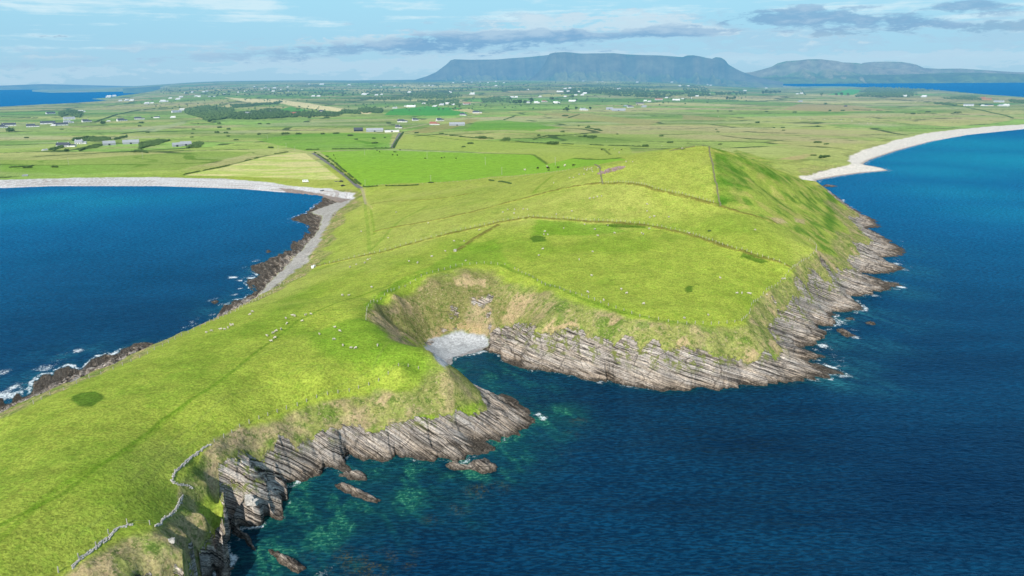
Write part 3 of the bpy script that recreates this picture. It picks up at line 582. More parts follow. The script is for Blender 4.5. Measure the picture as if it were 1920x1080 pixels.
# ground
def ground_mat():
    m, g = newmat('ground_cover'); p = g.pos(); tint = g.attr('tint', 'Color'); rock = g.attr('rock'); peb = g.attr('peb'); scr_ = g.attr('scr')
    sep = g.n('ShaderNodeSeparateXYZ', i={0: p}); z = sep.outputs[2]
    # turf
    a = g.noise(p, 1.5, 3, 0.7); b_ = g.noise(p, 0.12, 2, 0.6); c_ = g.noise(g.map(p, (0.8,1.1,1.0), (0,0,0.9)), 0.6, 2, 0.6)
    f = g.m('MULTIPLY', g.mr(a, 0.25, 0.75, 0.48, 1.56, False), g.mr(b_, 0.3, 0.7, 0.88, 1.13, False)); f = g.m('MULTIPLY', f, g.mr(c_, 0.3, 0.7, 0.86, 1.16, False))
    vs = g.n('ShaderNodeVectorMath', operation='SCALE'); g.set(vs, 0, tint); g.set(vs, 3, f)
    turf = g.mix(g.mr(g.noise(p, 0.4, 3, 0.7), 0.42, 0.75, 0, 0.6), vs.outputs[0], g.mix(1.0, vs.outputs[0], (0.62,0.85,0.55), 'MULTIPLY'))
    turf = g.mix(g.mr(g.noise(p, 2.4, 2, 0.5), 0.62, 0.8, 0, 0.5), turf, g.mix(1.0, turf, (1.5,1.25,1.3), 'MULTIPLY'))
    # scrub mottling
    sc1 = g.noise(p, 0.55, 4, 0.75)
    turf = g.mix(g.m('MULTIPLY', scr_, g.mr(sc1, 0.52, 0.62, 0, 0.75)), turf, (0.07,0.13,0.02))
    turf = g.mix(g.m('MULTIPLY', scr_, g.mr(g.noise(p, 0.9, 3, 0.75), 0.56, 0.66, 0, 0.7)), turf, (0.42,0.33,0.19))
    # beds: t = p . n
    wob = g.noise(p, 0.05, 1, 0.5); wob2 = g.noise(p, 0.35, 1, 0.6)
    dt = g.n('ShaderNodeVectorMath', operation='DOT_PRODUCT'); g.set(dt, 0, p); dt.inputs[1].default_value = (0.42*0.866, 0.42*0.5, 1.0)
    t = g.m('ADD', g.m('ADD', dt.outputs['Value'], g.attr('dip')), g.m('MULTIPLY', wob, 1.6)); t = g.m('ADD', t, g.m('MULTIPLY', wob2, 0.18))
    bc = g.n('ShaderNodeTexVoronoi', feature='F1'); g.set(bc, 'Vector', p); bc.inputs['Scale'].default_value = 0.17; t = g.m('ADD', t, g.m('MULTIPLY', g.n('ShaderNodeSeparateColor', i={0: bc.outputs['Color']}).outputs[0], 0.4))
    dsv = g.n('ShaderNodeVectorMath', operation='DOT_PRODUCT'); g.set(dsv, 0, p); dsv.inputs[1].default_value = (0.5, -0.866, 0)
    cv = g.n('ShaderNodeCombineXYZ'); g.set(cv, 0, g.m('MULTIPLY', t, 2.6)); g.set(cv, 1, g.m('MULTIPLY', dsv.outputs['Value'], 0.10)); g.set(cv, 2, 0.0)
    bed = g.noise(cv, 1.0, 3, 0.7, 0., '3D')
    cv2 = g.n('ShaderNodeCombineXYZ'); g.set(cv2, 0, g.m('MULTIPLY', t, 0.7)); g.set(cv2, 1, g.m('MULTIPLY', dsv.outputs['Value'], 0.04)); g.set(cv2, 2, 3.0)
    bed2 = g.noise(cv2, 1.0, 1, 0.6)
    rn = g.noise(p, 1.6, 3, 0.7)
    cr = g.n('ShaderNodeValToRGB'); g.set(cr, 0, bed); e = cr.color_ramp; e.elements[0].position = 0.36; e.elements[0].color = (0.03,0.026,0.024,1); e.elements[1].position = 0.64; e.elements[1].color = (0.72,0.65,0.57,1)
    for ps, cl in ((0.42,(0.12,0.108,0.098,1)),(0.48,(0.34,0.305,0.27,1)),(0.56,(0.48,0.435,0.385,1))):
        q = e.elements.new(ps); q.color = cl
    rc = g.mix(g.mr(bed2, 0.4, 0.65, 0, 0.5), cr.outputs[0], g.mix(1.0, cr.outputs[0], (1.10,0.98,0.82), 'MULTIPLY'))
    rc = g.mix(1.0, rc, g.n('ShaderNodeCombineColor', i={0: g.mr(rn,0.3,0.7,0.6,1.5,False), 1: g.mr(rn,0.3,0.7,0.6,1.48,False), 2: g.mr(rn,0.3,0.7,0.62,1.45,False)}).outputs[0], 'MULTIPLY')
    vj = g.n('ShaderNodeTexVoronoi', feature='DISTANCE_TO_EDGE'); jv = g.n('ShaderNodeCombineXYZ'); g.set(jv, 0, g.m('MULTIPLY', t, 0.22)); g.set(jv, 1, g.m('MULTIPLY', dsv.outputs['Value'], 0.14)); g.set(vj, 'Vector', jv.outputs[0]); vj.inputs['Scale'].default_value = 1.0
    jm = g.mr(vj.outputs['Distance'], 0.0, 0.04, 0.6, 0.0); rc = g.mix(jm, rc, (0.03,0.026,0.022))
    # lichen & turf on high ledges, dark wet band low down
    rc = g.mix(g.m('MULTIPLY', g.mr(g.noise(p, 0.3, 5, 0.75), 0.51, 0.60), g.mr(z, 4.5, 9.0, 0, 0.85)), rc, (0.20,0.235,0.05))
    zz = g.m('ADD', z, g.m('MULTIPLY', g.noise(p, 0.4, 3), 2.0))
    rc = g.mix(g.mr(zz, 2.2, 5.0, 0.5, 0.0), rc, g.mix(1.0, rc, (0.64,0.575,0.50), 'MULTIPLY')); rc = g.mix(g.mr(zz, 1.1, 2.7, 0.88, 0.0), rc, g.mix(g.mr(rn, 0.4, 0.7), (0.035,0.029,0.023), (0.14,0.12,0.095)))
    # pebbles
    vo = g.n('ShaderNodeTexVoronoi'); vo.feature = 'F1'; g.set(vo, 'Vector', p); vo.inputs['Scale'].default_value = 1.6; vo.inputs['Randomness'].default_value = 1
    pv = g.n('ShaderNodeSeparateColor', i={0: vo.outputs['Color']}).outputs[0]
    pf = g.m('MULTIPLY', g.mr(pv, 0, 1, 0.72, 1.25, False), g.mr(g.noise(p, 0.3, 4, 0.7), 0.3, 0.7, 0.82, 1.15, False))
    pc = g.n('ShaderNodeVectorMath', operation='SCALE'); g.set(pc, 0, tint); g.set(pc, 3, pf)
    rmask = g.mr(g.m('ADD', rock, g.mr(g.noise(p, 0.8, 5, 0.7), 0.3, 0.7, -0.4, 0.4, False)), 0.4, 0.6)
    base = g.mix(peb, turf, pc.outputs[0]); base = g.mix(rmask, base, rc)
    # bump
    hb = g.m('MULTIPLY', g.mix(rmask, g.m('ADD', g.m('MULTIPLY', a, 0.35), g.m('MULTIPLY', c_, 0.22)), g.m('ADD', g.m('MULTIPLY', bed, 1.6), g.m('MULTIPLY', rn, 0.7))), 1.0)
    bp = g.n('ShaderNodeBump'); g.set(bp, 'Height', hb); bp.inputs['Strength'].default_value = 0.75; bp.inputs['Distance'].default_value = 1.0
    b = g.n('ShaderNodeBsdfPrincipled', i={'Base Color': base, 'Roughness': 0.95, 'Normal': bp.outputs[0]}); b.inputs['Specular IOR Level'].default_value = 0.08
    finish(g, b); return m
ground.data.materials.append(ground_mat())
def sea_mat():
    m, g = newmat('sea_water'); p = g.pos(); gr = g.attr('green'); ea = g.attr('east'); ba = g.attr('bay'); ke = g.attr('kelp'); fo = g.attr('foam')
    big = g.noise(g.map(p, (0.5,1.6,1), (0,0,-0.35)), 0.014, 4, 0.7)
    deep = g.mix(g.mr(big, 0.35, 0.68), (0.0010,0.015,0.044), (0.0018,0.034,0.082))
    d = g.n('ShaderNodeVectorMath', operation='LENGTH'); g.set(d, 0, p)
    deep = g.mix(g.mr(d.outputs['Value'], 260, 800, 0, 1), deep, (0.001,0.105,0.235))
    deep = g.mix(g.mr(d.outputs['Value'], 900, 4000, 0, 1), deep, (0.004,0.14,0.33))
    c = g.mix(ba, deep, (0.006,0.24,0.33)); c = g.mix(ea, c, (0.015,0.12,0.15))
    gn = g.mr(g.noise(p, 0.5, 5, 0.7), 0.3, 0.7, 0.45, 1.4, False)
    c = g.mix(g.mr(g.m('MULTIPLY', gr, gn), 0.0, 1.15, 0, 1, False), c, (0.012,0.125,0.078))
    c = g.mix(g.mr(g.m('MULTIPLY', gr, g.mr(g.noise(p, 0.9, 5, 0.7), 0.42, 0.66)), 0.22, 0.75, 0, 0.9), c, (0.055,0.24,0.135))
    c = g.mix(g.m('MULTIPLY', ke, g.mr(g.noise(p, 1.4, 5, 0.8), 0.45, 0.6)), c, (0.055,0.055,0.016))
    # foam lace
    fn = g.noise(p, 0.9, 7, 0.75, 1.2); fn2 = g.noise(p, 0.22, 3, 0.6)
    fm = g.mr(g.m('ADD', g.m('ADD', fo, g.m('MULTIPLY', g.m('SUBTRACT', fn, 0.5), 2.6)), g.m('MULTIPLY', g.m('SUBTRACT', fn2, 0.5), 1.2)), 0.55, 1.05)
    fm = g.m('MULTIPLY', fm, g.mr(fo, 0.05, 0.25))
    # wind waves: height field of crossing trains
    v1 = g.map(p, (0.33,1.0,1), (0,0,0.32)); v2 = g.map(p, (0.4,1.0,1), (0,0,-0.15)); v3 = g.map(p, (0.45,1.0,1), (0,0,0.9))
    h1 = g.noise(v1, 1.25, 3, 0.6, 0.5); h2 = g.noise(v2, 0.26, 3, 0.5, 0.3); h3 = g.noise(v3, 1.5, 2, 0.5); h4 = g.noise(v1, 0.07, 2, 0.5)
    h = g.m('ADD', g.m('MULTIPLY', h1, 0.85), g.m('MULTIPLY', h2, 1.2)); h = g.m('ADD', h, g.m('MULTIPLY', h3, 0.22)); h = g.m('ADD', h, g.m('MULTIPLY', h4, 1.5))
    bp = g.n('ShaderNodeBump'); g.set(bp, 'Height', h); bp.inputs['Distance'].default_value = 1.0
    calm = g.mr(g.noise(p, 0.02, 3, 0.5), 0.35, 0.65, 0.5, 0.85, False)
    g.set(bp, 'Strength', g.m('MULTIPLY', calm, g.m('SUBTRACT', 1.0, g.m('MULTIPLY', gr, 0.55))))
    cw = g.mix(g.mr(h1, 0.40, 0.66, 0, 1), g.mix(1.0, c, (0.50,0.58,0.64), 'MULTIPLY'), g.mix(1.0, c, (2.2,1.75,1.55), 'MULTIPLY'))  # ripple light and shade painted into the water colour: bright crests, dark troughs
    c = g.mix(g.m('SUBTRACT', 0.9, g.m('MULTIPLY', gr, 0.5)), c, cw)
    c = g.mix(fm, c, (0.75,0.80,0.80))
    df = g.n('ShaderNodeBsdfDiffuse', i={'Color': c, 'Normal': bp.outputs[0]}); gl = g.n('ShaderNodeBsdfGlossy', i={'Normal': bp.outputs[0]}); gl.inputs['Color'].default_value = (0.22,0.60,0.95,1); gl.inputs['Roughness'].default_value = 0.22
    fr = g.n('ShaderNodeFresnel', i={'Normal': bp.outputs[0]}); fr.inputs['IOR'].default_value = 1.333
    fac = g.m('MULTIPLY', g.m('MINIMUM', g.m('MULTIPLY', fr.outputs[0], 0.75), 0.25), g.m('SUBTRACT', 1.0, fm))
    b = g.n('ShaderNodeMixShader'); g.set(b, 0, fac); g.set(b, 1, df.outputs[0]); g.set(b, 2, gl.outputs[0])
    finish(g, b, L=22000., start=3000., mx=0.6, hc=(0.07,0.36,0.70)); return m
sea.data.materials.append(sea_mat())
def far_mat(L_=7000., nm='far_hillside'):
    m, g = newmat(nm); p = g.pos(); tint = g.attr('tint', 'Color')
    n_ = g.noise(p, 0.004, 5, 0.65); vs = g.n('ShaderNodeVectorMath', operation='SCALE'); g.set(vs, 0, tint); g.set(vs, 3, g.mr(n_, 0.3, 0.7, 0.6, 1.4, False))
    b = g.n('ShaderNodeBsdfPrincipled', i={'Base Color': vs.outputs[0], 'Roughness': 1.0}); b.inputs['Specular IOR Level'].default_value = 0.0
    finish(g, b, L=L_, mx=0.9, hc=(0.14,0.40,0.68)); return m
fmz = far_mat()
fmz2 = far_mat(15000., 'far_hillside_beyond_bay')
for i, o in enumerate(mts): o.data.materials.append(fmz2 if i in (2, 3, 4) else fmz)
# ------------------------------------------------------------------ world, sun, camera
SUN_EL = math.radians(37); SUN_AZ = math.radians(199)      # azimuth of the sun, clockwise from +Y
sdir = Vector((math.sin(SUN_AZ)*math.cos(SUN_EL), math.cos(SUN_AZ)*math.cos(SUN_EL), math.sin(SUN_EL)))
sl = bpy.data.lights.new('sun', 'SUN'); sl.energy = 5.0; sl.angle = math.radians(0.53); sl.color = (1.0, 0.95, 0.87)
so = bpy.data.objects.new('sun', sl); COL.objects.link(so); so.rotation_euler = (-sdir).to_track_quat('-Z', 'Y').to_euler(); so.location = (0, 0, 300)
w = bpy.data.worlds.new('World'); S.world = w; w.use_nodes = True; nt = w.node_tree; nt.nodes.clear(); g = N(nt)
skt = g.n('ShaderNodeTexSky', sky_type='NISHITA', sun_disc=False, sun_elevation=SUN_EL, sun_rotation=SUN_AZ, altitude=100., air_density=1.0, dust_density=0.6, ozone_density=1.6)
gen = g.n('ShaderNodeTexCoord').outputs['Generated']
nv = g.n('ShaderNodeVectorMath', operation='NORMALIZE'); g.set(nv, 0, gen)
sx = g.n('ShaderNodeSeparateXYZ', i={0: nv.outputs[0]})
zc = g.m('MAXIMUM', sx.outputs[2], 0.012); cv = g.n('ShaderNodeCombineXYZ', i={0: sx.outputs[0], 1: sx.outputs[1], 2: zc}); g.set(skt, 0, cv.outputs[0])
az = g.m('MULTIPLY', g.m('ARCTAN2', sx.outputs[0], sx.outputs[1]), 57.2958); el = g.m('MULTIPLY', g.m('ARCSINE', sx.outputs[2]), 57.2958)
# photographic sky colour: nishita nudged to the hazy pale blue of the day
grad = g.n('ShaderNodeValToRGB'); g.set(grad, 0, g.mr(el, 0.0, 14.0, 0, 1, False)); e = grad.color_ramp
e.elements[0].position = 0.0; e.elements[0].color = (0.33,0.60,0.81,1); e.elements[1].position = 1.0; e.elements[1].color = (0.17,0.50,0.82,1)
for ps, cl in ((0.08,(0.35,0.63,0.84,1)),(0.22,(0.34,0.66,0.87,1)),(0.4,(0.37,0.73,0.92,1)),(0.6,(0.33,0.70,0.93,1))):
    q = e.elements.new(ps); q.color = cl
NS = 0.11
skc = g.n('ShaderNodeVectorMath', operation='SCALE', i={0: skt.outputs[0], 3: NS})
lowm = g.mr(el, 6.0, 30.0, 0.9, 0.15)
base = g.mix(lowm, skc.outputs[0], grad.outputs[0])
# clouds: coordinates stretched along the horizon
cvec = g.n('ShaderNodeCombineXYZ', i={0: g.m('MULTIPLY', az, 0.16), 1: g.m('MULTIPLY', el, 0.7), 2: 1.7})
n1 = g.noise(cvec, 1.0, 5, 0.62, 0.25)
cvec2 = g.n('ShaderNodeCombineXYZ', i={0: g.m('MULTIPLY', az, 0.55), 1: g.m('MULTIPLY', el, 1.9), 2: 5.2}); n2_ = g.noise(cvec2, 1.0, 6, 0.65, 0.2)
cvec3 = g.n('ShaderNodeCombineXYZ', i={0: g.m('MULTIPLY', az, 0.05), 1: g.m('MULTIPLY', el, 1.6), 2: 9.2}); n3_ = g.noise(cvec3, 1.0, 4, 0.6, 0.2)
a1 = g.m('SUBTRACT', n1, 0.5); a2 = g.m('SUBTRACT', n2_, 0.5); a3 = g.m('SUBTRACT', n3_, 0.5)
def aer(px, py):
    d = ray(px, py); return math.degrees(math.atan2(d[0], d[1])), math.degrees(math.asin(d[2]))
def curve(l, col):                         # elevation (degrees) as a function of azimuth
    nd = g.n('ShaderNodeFloatCurve'); cu = nd.mapping.curves[0]; p_ = []
    for px, py in l:
        a, e_ = aer(px, py); p_.append(((a+50)/100, e_/10))
    p_ = [(0., p_[0][1])]+p_+[(1., p_[-1][1])]
    while len(cu.points) < len(p_): cu.points.new(0.5, 0.5)
    for q, (a, b) in zip(cu.points, p_): q.location = (a, b); q.handle_type = 'VECTOR'
    nd.mapping.update(); g.set(nd, 'Value', g.m('DIVIDE', g.m('ADD', az, 50.), 100.)); return g.m('MULTIPLY', nd.outputs[0], 10.)
def cloud(top, bot, edge, hard, gain, az0, az1, soft=4., amp=1.0):
    T = curve(top, 0); B = curve(bot, 0)
    nz = g.m('MULTIPLY', g.m('ADD', g.m('MULTIPLY', a1, 1.5), g.m('ADD', g.m('MULTIPLY', a2, 1.7), g.m('MULTIPLY', a3, .8))), amp*3.2)
    up_ = g.m('DIVIDE', g.m('SUBTRACT', T, el), edge); dn = g.m('DIVIDE', g.m('SUBTRACT', el, B), edge*1.5)
    f = g.m('ADD', g.m('MINIMUM', up_, dn), nz)
    f = g.m('SUBTRACT', f, g.m('ADD', g.mr(az, az0-soft, az0, 1.5, 0, False), g.mr(az, az1, az1+soft, 0, 1.5, False)))
    return g.m('MULTIPLY', g.mr(f, 0.0, hard), gain), T
sky = base
wisp = g.m('MULTIPLY', g.mr(g.m('ADD', a1, g.m('MULTIPLY', a3, .9)), -0.02, 0.22, 0, 0.85), g.mr(el, 0.8, 2.5))
sky = g.mix(wisp, sky, (0.66,0.86,0.95))
# pale veil under and behind the bank
v, _ = cloud([(0,95),(600,62),(1000,30),(1300,30),(1900,30)], [(0,140),(600,135),(1000,120),(1900,110)], 0.5, 1.3, 0.55, -60, 60, amp=1.6)
sky = g.mix(v, sky, (0.40,0.62,0.80))
st_, _ = cloud([(0,128),(600,104),(1000,96),(1900,90)], [(0,150),(600,140),(1000,140),(1900,125)], 0.25, 0.9, 0.45, -60, 60, amp=1.7)
sky = g.mix(st_, sky, (0.52,0.72,0.86))
# bright sunlit cumulus behind the top of the bank
c_, _ = cloud([(560,66),(700,58),(830,58),(900,50),(1000,34),(1080,26),(1180,24),(1260,30),(1330,40),(1400,60),(1560,56),(1700,60)], [(560,82),(700,80),(1000,75),(1300,72),(1700,84)], 0.30, 1.5, 0.7, -14, 25, amp=1.5)
sky = g.mix(c_, sky, (0.62,0.78,0.88))
c_, _ = cloud([(0,100),(100,102),(200,98),(330,92),(450,86),(560,72),(700,64),(760,62)], [(0,118),(300,108),(600,98),(800,92)], 0.3, 1.0, 0.6, -40, -8, amp=1.0)
sky = g.mix(c_, sky, (0.52,0.71,0.83))
# the long grey blue bank
dk, T1 = cloud([(0,112),(150,108),(300,100),(450,90),(560,78),(700,72),(780,58),(900,54),(960,52),(1060,50),(1075,42),(1110,55),(1180,52),(1230,42),(1310,45),(1345,58),(1500,70)], [(0,130),(300,121),(600,112),(900,100),(1100,90),(1300,79),(1400,66),(1500,60)], 0.36, 1.25, 0.88, -48, 17, amp=.95)
dk2, T2 = cloud([(1340,45),(1380,20),(1440,12),(1520,10),(1580,14),(1640,22),(1700,20),(1760,30),(1800,44)], [(1340,50),(1400,58),(1500,64),(1600,60),(1700,68),(1800,56)], 0.32, 1.5, 0.85, 14, 30, 3., amp=1.2)
dk3, T3 = cloud([(1740,14),(1780,0),(1840,-6),(1890,4),(1920,10)], [(1740,22),(1800,30),(1860,24),(1920,18)], 0.25, 1.3, 0.8, 28, 34, 2., amp=1.0)
dk4, T4 = cloud([(1560,56),(1650,52),(1800,50),(1870,40),(1930,38)], [(1560,74),(1650,74),(1800,72),(1930,56)], 0.25, 0.9, 0.65, 22, 40, 3., amp=1.1)
lit = g.mr(g.m('ADD', g.m('SUBTRACT', el, T1), g.m('ADD', g.m('MULTIPLY', a1, 2.2), g.m('MULTIPLY', a2, 2.6))), -1.0, 0.25)
cc1 = g.mix(g.m('MULTIPLY', lit, 0.8), (0.19,0.405,0.65), (0.45,0.64,0.80)); cc1 = g.mix(g.mr(az, -30, -6, 0.8, 0.0), cc1, (0.36,0.58,0.77))
sky = g.mix(dk4, sky, (0.22,0.42,0.62)); sky = g.mix(dk, sky, cc1)
lit2 = g.mr(g.m('ADD', g.m('MULTIPLY', a1, 2.0), g.m('MULTIPLY', a2, 2.6)), -0.1, 0.7, 0, 0.6)
cc2 = g.mix(lit2, (0.21,0.42,0.65), (0.44,0.63,0.80)); sky = g.mix(dk2, sky, cc2); sky = g.mix(dk3, sky, cc2)
sc_ = g.n('ShaderNodeVectorMath', operation='SCALE', i={0: sky, 3: 10.0})
bg = g.n('ShaderNodeBackground', i={'Color': sc_.outputs[0]}); bg.inputs[1].default_value = 0.1
wo = g.n('ShaderNodeOutputWorld'); g.set(wo, 0, bg.outputs[0])
w.cycles.sampling_method = 'MANUAL'; w.cycles.sample_map_resolution = 256
S.view_settings.view_transform = 'Standard'; S.view_settings.look = 'None'; S.view_settings.exposure = 0; S.view_settings.gamma = 1
cam = bpy.data.cameras.new('camera'); co_ = bpy.data.objects.new('camera', cam); COL.objects.link(co_); S.camera = co_
from mathutils import Matrix
M = Matrix(((Rv[0], Uv[0], -Fv[0], 0), (Rv[1], Uv[1], -Fv[1], 0), (Rv[2], Uv[2], -Fv[2], HC), (0,0,0,1))); co_.matrix_world = M
cam.sensor_width = 36; cam.lens = 36*FPX/1920; cam.clip_start = 1; cam.clip_end = 90000
S.cycles.use_denoising = True
S.cycles.max_bounces = 3; S.cycles.diffuse_bounces = 1; S.cycles.glossy_bounces = 1; S.cycles.transmission_bounces = 0
S.cycles.use_adaptive_sampling = True; S.cycles.adaptive_threshold = 0.03
S.cycles.caustics_reflective = False; S.cycles.caustics_refractive = False
# ------------------------------------------------------------------ object helpers
def tag(o, label, cat, group=None, kind=None):
    if label: o['label'] = label
    if cat: o['category'] = cat
    if group: o['group'] = group
    if kind: o['kind'] = kind
    return o
def empty(name, loc, rz=0.):
    o = bpy.data.objects.new(name, None); COL.objects.link(o); o.location = loc; o.rotation_euler = (0, 0, rz); o.empty_display_size = 0.5; return o
def mobj(name, me, parent=None, loc=None, rz=0.):
    o = bpy.data.objects.new(name, me); COL.objects.link(o)
    if parent: o.parent = parent
    if loc is not None: o.location = loc
    o.rotation_euler = (0, 0, rz); return o
def dup(root, loc, rz, sc=1.0):
    r = root.copy(); COL.objects.link(r); r.location = loc; r.rotation_euler = (0, 0, rz); r.scale = (sc,)*3
    for ch in list(root.children):
        q = ch.copy(); COL.objects.link(q); q.parent = r
        for gch in list(ch.children):
            d = gch.copy(); COL.objects.link(d); d.parent = q
    return r
class MB:
    def __init__(s): s.v = []; s.f = []; s.mi = []; s.cur = 0
    def add(s, vs, fs):
        b = len(s.v); s.v += [tuple(v) for v in vs]; s.f += [tuple(b+i for i in f) for f in fs]; s.mi += [s.cur]*len(fs)
    def box(s, c, d, rz=0., jit=0., taper=1.0):
        x, y, z = d[0]/2, d[1]/2, d[2]/2; cs, sn = math.cos(rz), math.sin(rz); vs = []
        for k in (-1, 1):
            for a, b in ((-1,-1),(1,-1),(1,1),(-1,1)):
                t = taper if k > 0 else 1
                px = a*x*t+rnd.uniform(-jit,jit); py = b*y*t+rnd.uniform(-jit,jit); pz = k*z+rnd.uniform(-jit,jit)
                vs.append((c[0]+px*cs-py*sn, c[1]+px*sn+py*cs, c[2]+pz))
        s.add(vs, [(3,2,1,0),(4,5,6,7),(0,1,5,4),(1,2,6,5),(2,3,7,6),(3,0,4,7)])
    def cyl(s, a, b, r0, r1, n=8):
        a = Vector(a); b = Vector(b); d = (b-a).normalized(); u = d.orthogonal().normalized(); w_ = d.cross(u)
        vs = [tuple(a+(u*math.cos(2*math.pi*i/n)+w_*math.sin(2*math.pi*i/n))*r0) for i in range(n)]+[tuple(b+(u*math.cos(2*math.pi*i/n)+w_*math.sin(2*math.pi*i/n))*r1) for i in range(n)]
        s.add(vs, [(i,(i+1)%n,n+(i+1)%n,n+i) for i in range(n)]+[tuple(range(n-1,-1,-1)), tuple(range(n,2*n))])
    def mesh(s, name, mats, smooth=False):
        me = bpy.data.meshes.new(name); me.from_pydata(s.v, [], s.f)
        for m in (mats if isinstance(mats, (list, tuple)) else [mats]): me.materials.append(m)
        me.polygons.foreach_set('material_index', s.mi)
        if smooth: me.polygons.foreach_set('use_smooth', [True]*len(me.polygons))
        me.update(); return me
def Z(x, y): return float(max(hz(np.array([x]), np.array([y]))[0], 0))
def Wt(px, py): return W(px, py, hz)
def resample(line, step):
    l = np.array(line); out = []; rem = 0.
    for a, b in zip(l[:-1], l[1:]):
        L = float(np.hypot(*(b-a))); t = rem
        while t < L: out.append((tuple(a+(b-a)*t/L), math.atan2(b[1]-a[1], b[0]-a[0]))); t += step
        rem = t-L
    return out
# materials
M_white = simple('white_render', (0.72,0.71,0.68), 0.8, 0.06, 0.6); M_cream = simple('cream_render', (0.70,0.62,0.45), 0.8, 0.06, 0.6)
M_slate = simple('slate_roof', (0.07,0.08,0.10), 0.7, 0.2, 1.5); M_grey = simple('grey_sheeting', (0.33,0.35,0.37), 0.6, 0.12, 0.8); M_red = simple('red_roof', (0.33,0.13,0.09), 0.8, 0.15, 1.2)
M_ochre = simple('ochre_render', (0.45,0.27,0.10), 0.8, 0.1, 0.6); M_glass = simple('window_glass', (0.03,0.04,0.05), 0.15, 0.0, 1.); M_dark = simple('dark_paint', (0.03,0.035,0.05), 0.4, 0.1, 1.)
M_tyre = simple('tyre_rubber', (0.02,0.02,0.02), 0.9, 0.1, 1.); M_green = simple('green_sheeting', (0.12,0.28,0.20), 0.6, 0.1, 1.)
M_fleece = simple('fleece', (0.55,0.50,0.40), 0.95, 0.15, 6.0); M_black = simple('black_hide', (0.02,0.018,0.016), 0.7, 0.2, 3.); M_pale = simple('pale_hide', (0.62,0.55,0.45), 0.8, 0.15, 3.)
M_wood = simple('weathered_wood', (0.42,0.39,0.33), 0.9, 0.2, 5.); M_wire = simple('fence_wire', (0.25,0.25,0.25), 0.5, 0.1, 5., metal=.6)
M_stone = simple('drystone', (0.50,0.47,0.42), 0.95, 0.45, 1.8); M_dstone = simple('lichened_stone', (0.20,0.20,0.11), 0.95, 0.4, 1.5); M_pink = simple('pinkish_rubble', (0.36,0.26,0.24), 0.95, 0.35, 1.5); M_tar = simple('tarmac', (0.17,0.165,0.155), 0.9, 0.15, 0.8)
M_dirt = simple('dirt_track', (0.36,0.33,0.16), 0.95, 0.2, 0.5); M_van = simple('white_paint', (0.80,0.80,0.78), 0.3, 0.02, 1.); M_hull = simple('grey_blue_hull', (0.12,0.17,0.20), 0.5, 0.1, 2.)
def leafmat(name, a, b):
    m, g = newmat(name); p = g.pos(); oi = g.n('ShaderNodeObjectInfo').outputs['Random']
    f = g.m('ADD', g.mr(g.noise(p, 0.45, 4, 0.7), 0.3, 0.7, 0, 1, False), g.m('MULTIPLY', g.m('SUBTRACT', oi, 0.5), 0.5), clamp=True)
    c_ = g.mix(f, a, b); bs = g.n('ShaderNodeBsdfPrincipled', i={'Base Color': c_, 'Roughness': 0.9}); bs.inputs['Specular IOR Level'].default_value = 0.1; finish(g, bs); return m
M_leaf = leafmat('leaves', (0.04,0.085,0.03), (0.12,0.195,0.06)); M_bark = simple('bark', (0.10,0.08,0.06), 0.9, 0.2, 2.)
# ------------------------------------------------------------------ animals: one skinned body each
def skinned(name, verts, edges, radii, mat, levels=1):
    me = bpy.data.meshes.new(name); me.from_pydata(verts, edges, []); o = bpy.data.objects.new(name, me); COL.objects.link(o)
    sk = o.modifiers.new('s', 'SKIN'); sub = o.modifiers.new('u', 'SUBSURF'); sub.levels = levels
    lay = me.skin_vertices[0]
    for i, r in enumerate(radii): lay.data[i].radius = r if isinstance(r, tuple) else (r, r)
    lay.data[0].use_root = True
    dg = bpy.context.evaluated_depsgraph_get(); dg.update(); m2 = bpy.data.meshes.new_from_object(o.evaluated_get(dg)); m2.name = name
    bpy.data.objects.remove(o); m2.materials.clear(); m2.materials.append(mat)
    m2.polygons.foreach_set('use_smooth', [True]*len(m2.polygons)); return m2
def beast(name, mat, k, graze, fat=1.0):
    hd = [(0.62,0,0.36),(0.82,0,0.14)] if graze else [(0.66,0,0.80),(0.90,0,0.84)]
    v = [(0,0,0.62),(-0.28,0,0.63),(-0.50,0,0.60),(0.26,0,0.62),(0.46,0,0.62)]+hd
    e = [(0,1),(1,2),(0,3),(3,4),(4,5),(5,6)]; r = [.27*fat,.26*fat,.17*fat,.25*fat,.18*fat,.11,.07]
    for x, par in ((-0.34,1),(0.32,3)):
        for y in (-1, 1):
            b = len(v); kx = 0.06 if x < 0 else 0.0
            v += [(x,y*.14,0.45),(x-kx,y*.15,0.24),(x,y*.15,0.02)]; e += [(par,b),(b,b+1),(b+1,b+2)]; r += [.10,.055,.045]
    v = [tuple(q*k for q in p) for p in v]; r = [q*k for q in r]
    return skinned(name, v, e, r, mat)
SHEEP = [beast('sheep', M_fleece, 1.15, True, 1.25), beast('sheep', M_fleece, 1.1, False, 1.25)]
COWB = [beast('cow', M_black, 2.0, True, 1.0), beast('cow', M_black, 2.0, False, 1.0)]; COWW = [beast('cow', M_pale, 2.0, True, 1.0), beast('cow', M_pale, 2.0, False, 1.0)]
def herd(kind, meshes, pts, label, group, sc=1.0):
    for (px, py) in pts:
        x, y, z = Wt(px, py+1); o = mobj(kind, rnd.choice(meshes), None, (x, y, z-0.02), rnd.uniform(0, 6.28)); s_ = sc*(0.82 if kind == 'sheep' else 1)*rnd.uniform(0.85, 1.1); o.scale = (s_,)*3
        tag(o, label, kind, group)
herd('sheep', SHEEP, [(387,624),(396,621),(414,618),(421,618),(428,615),(432,609),(436,610),(469,590),(473,585)], 'white sheep grazing near the left rim above the dark blue bay', 'sheep by the left rim')
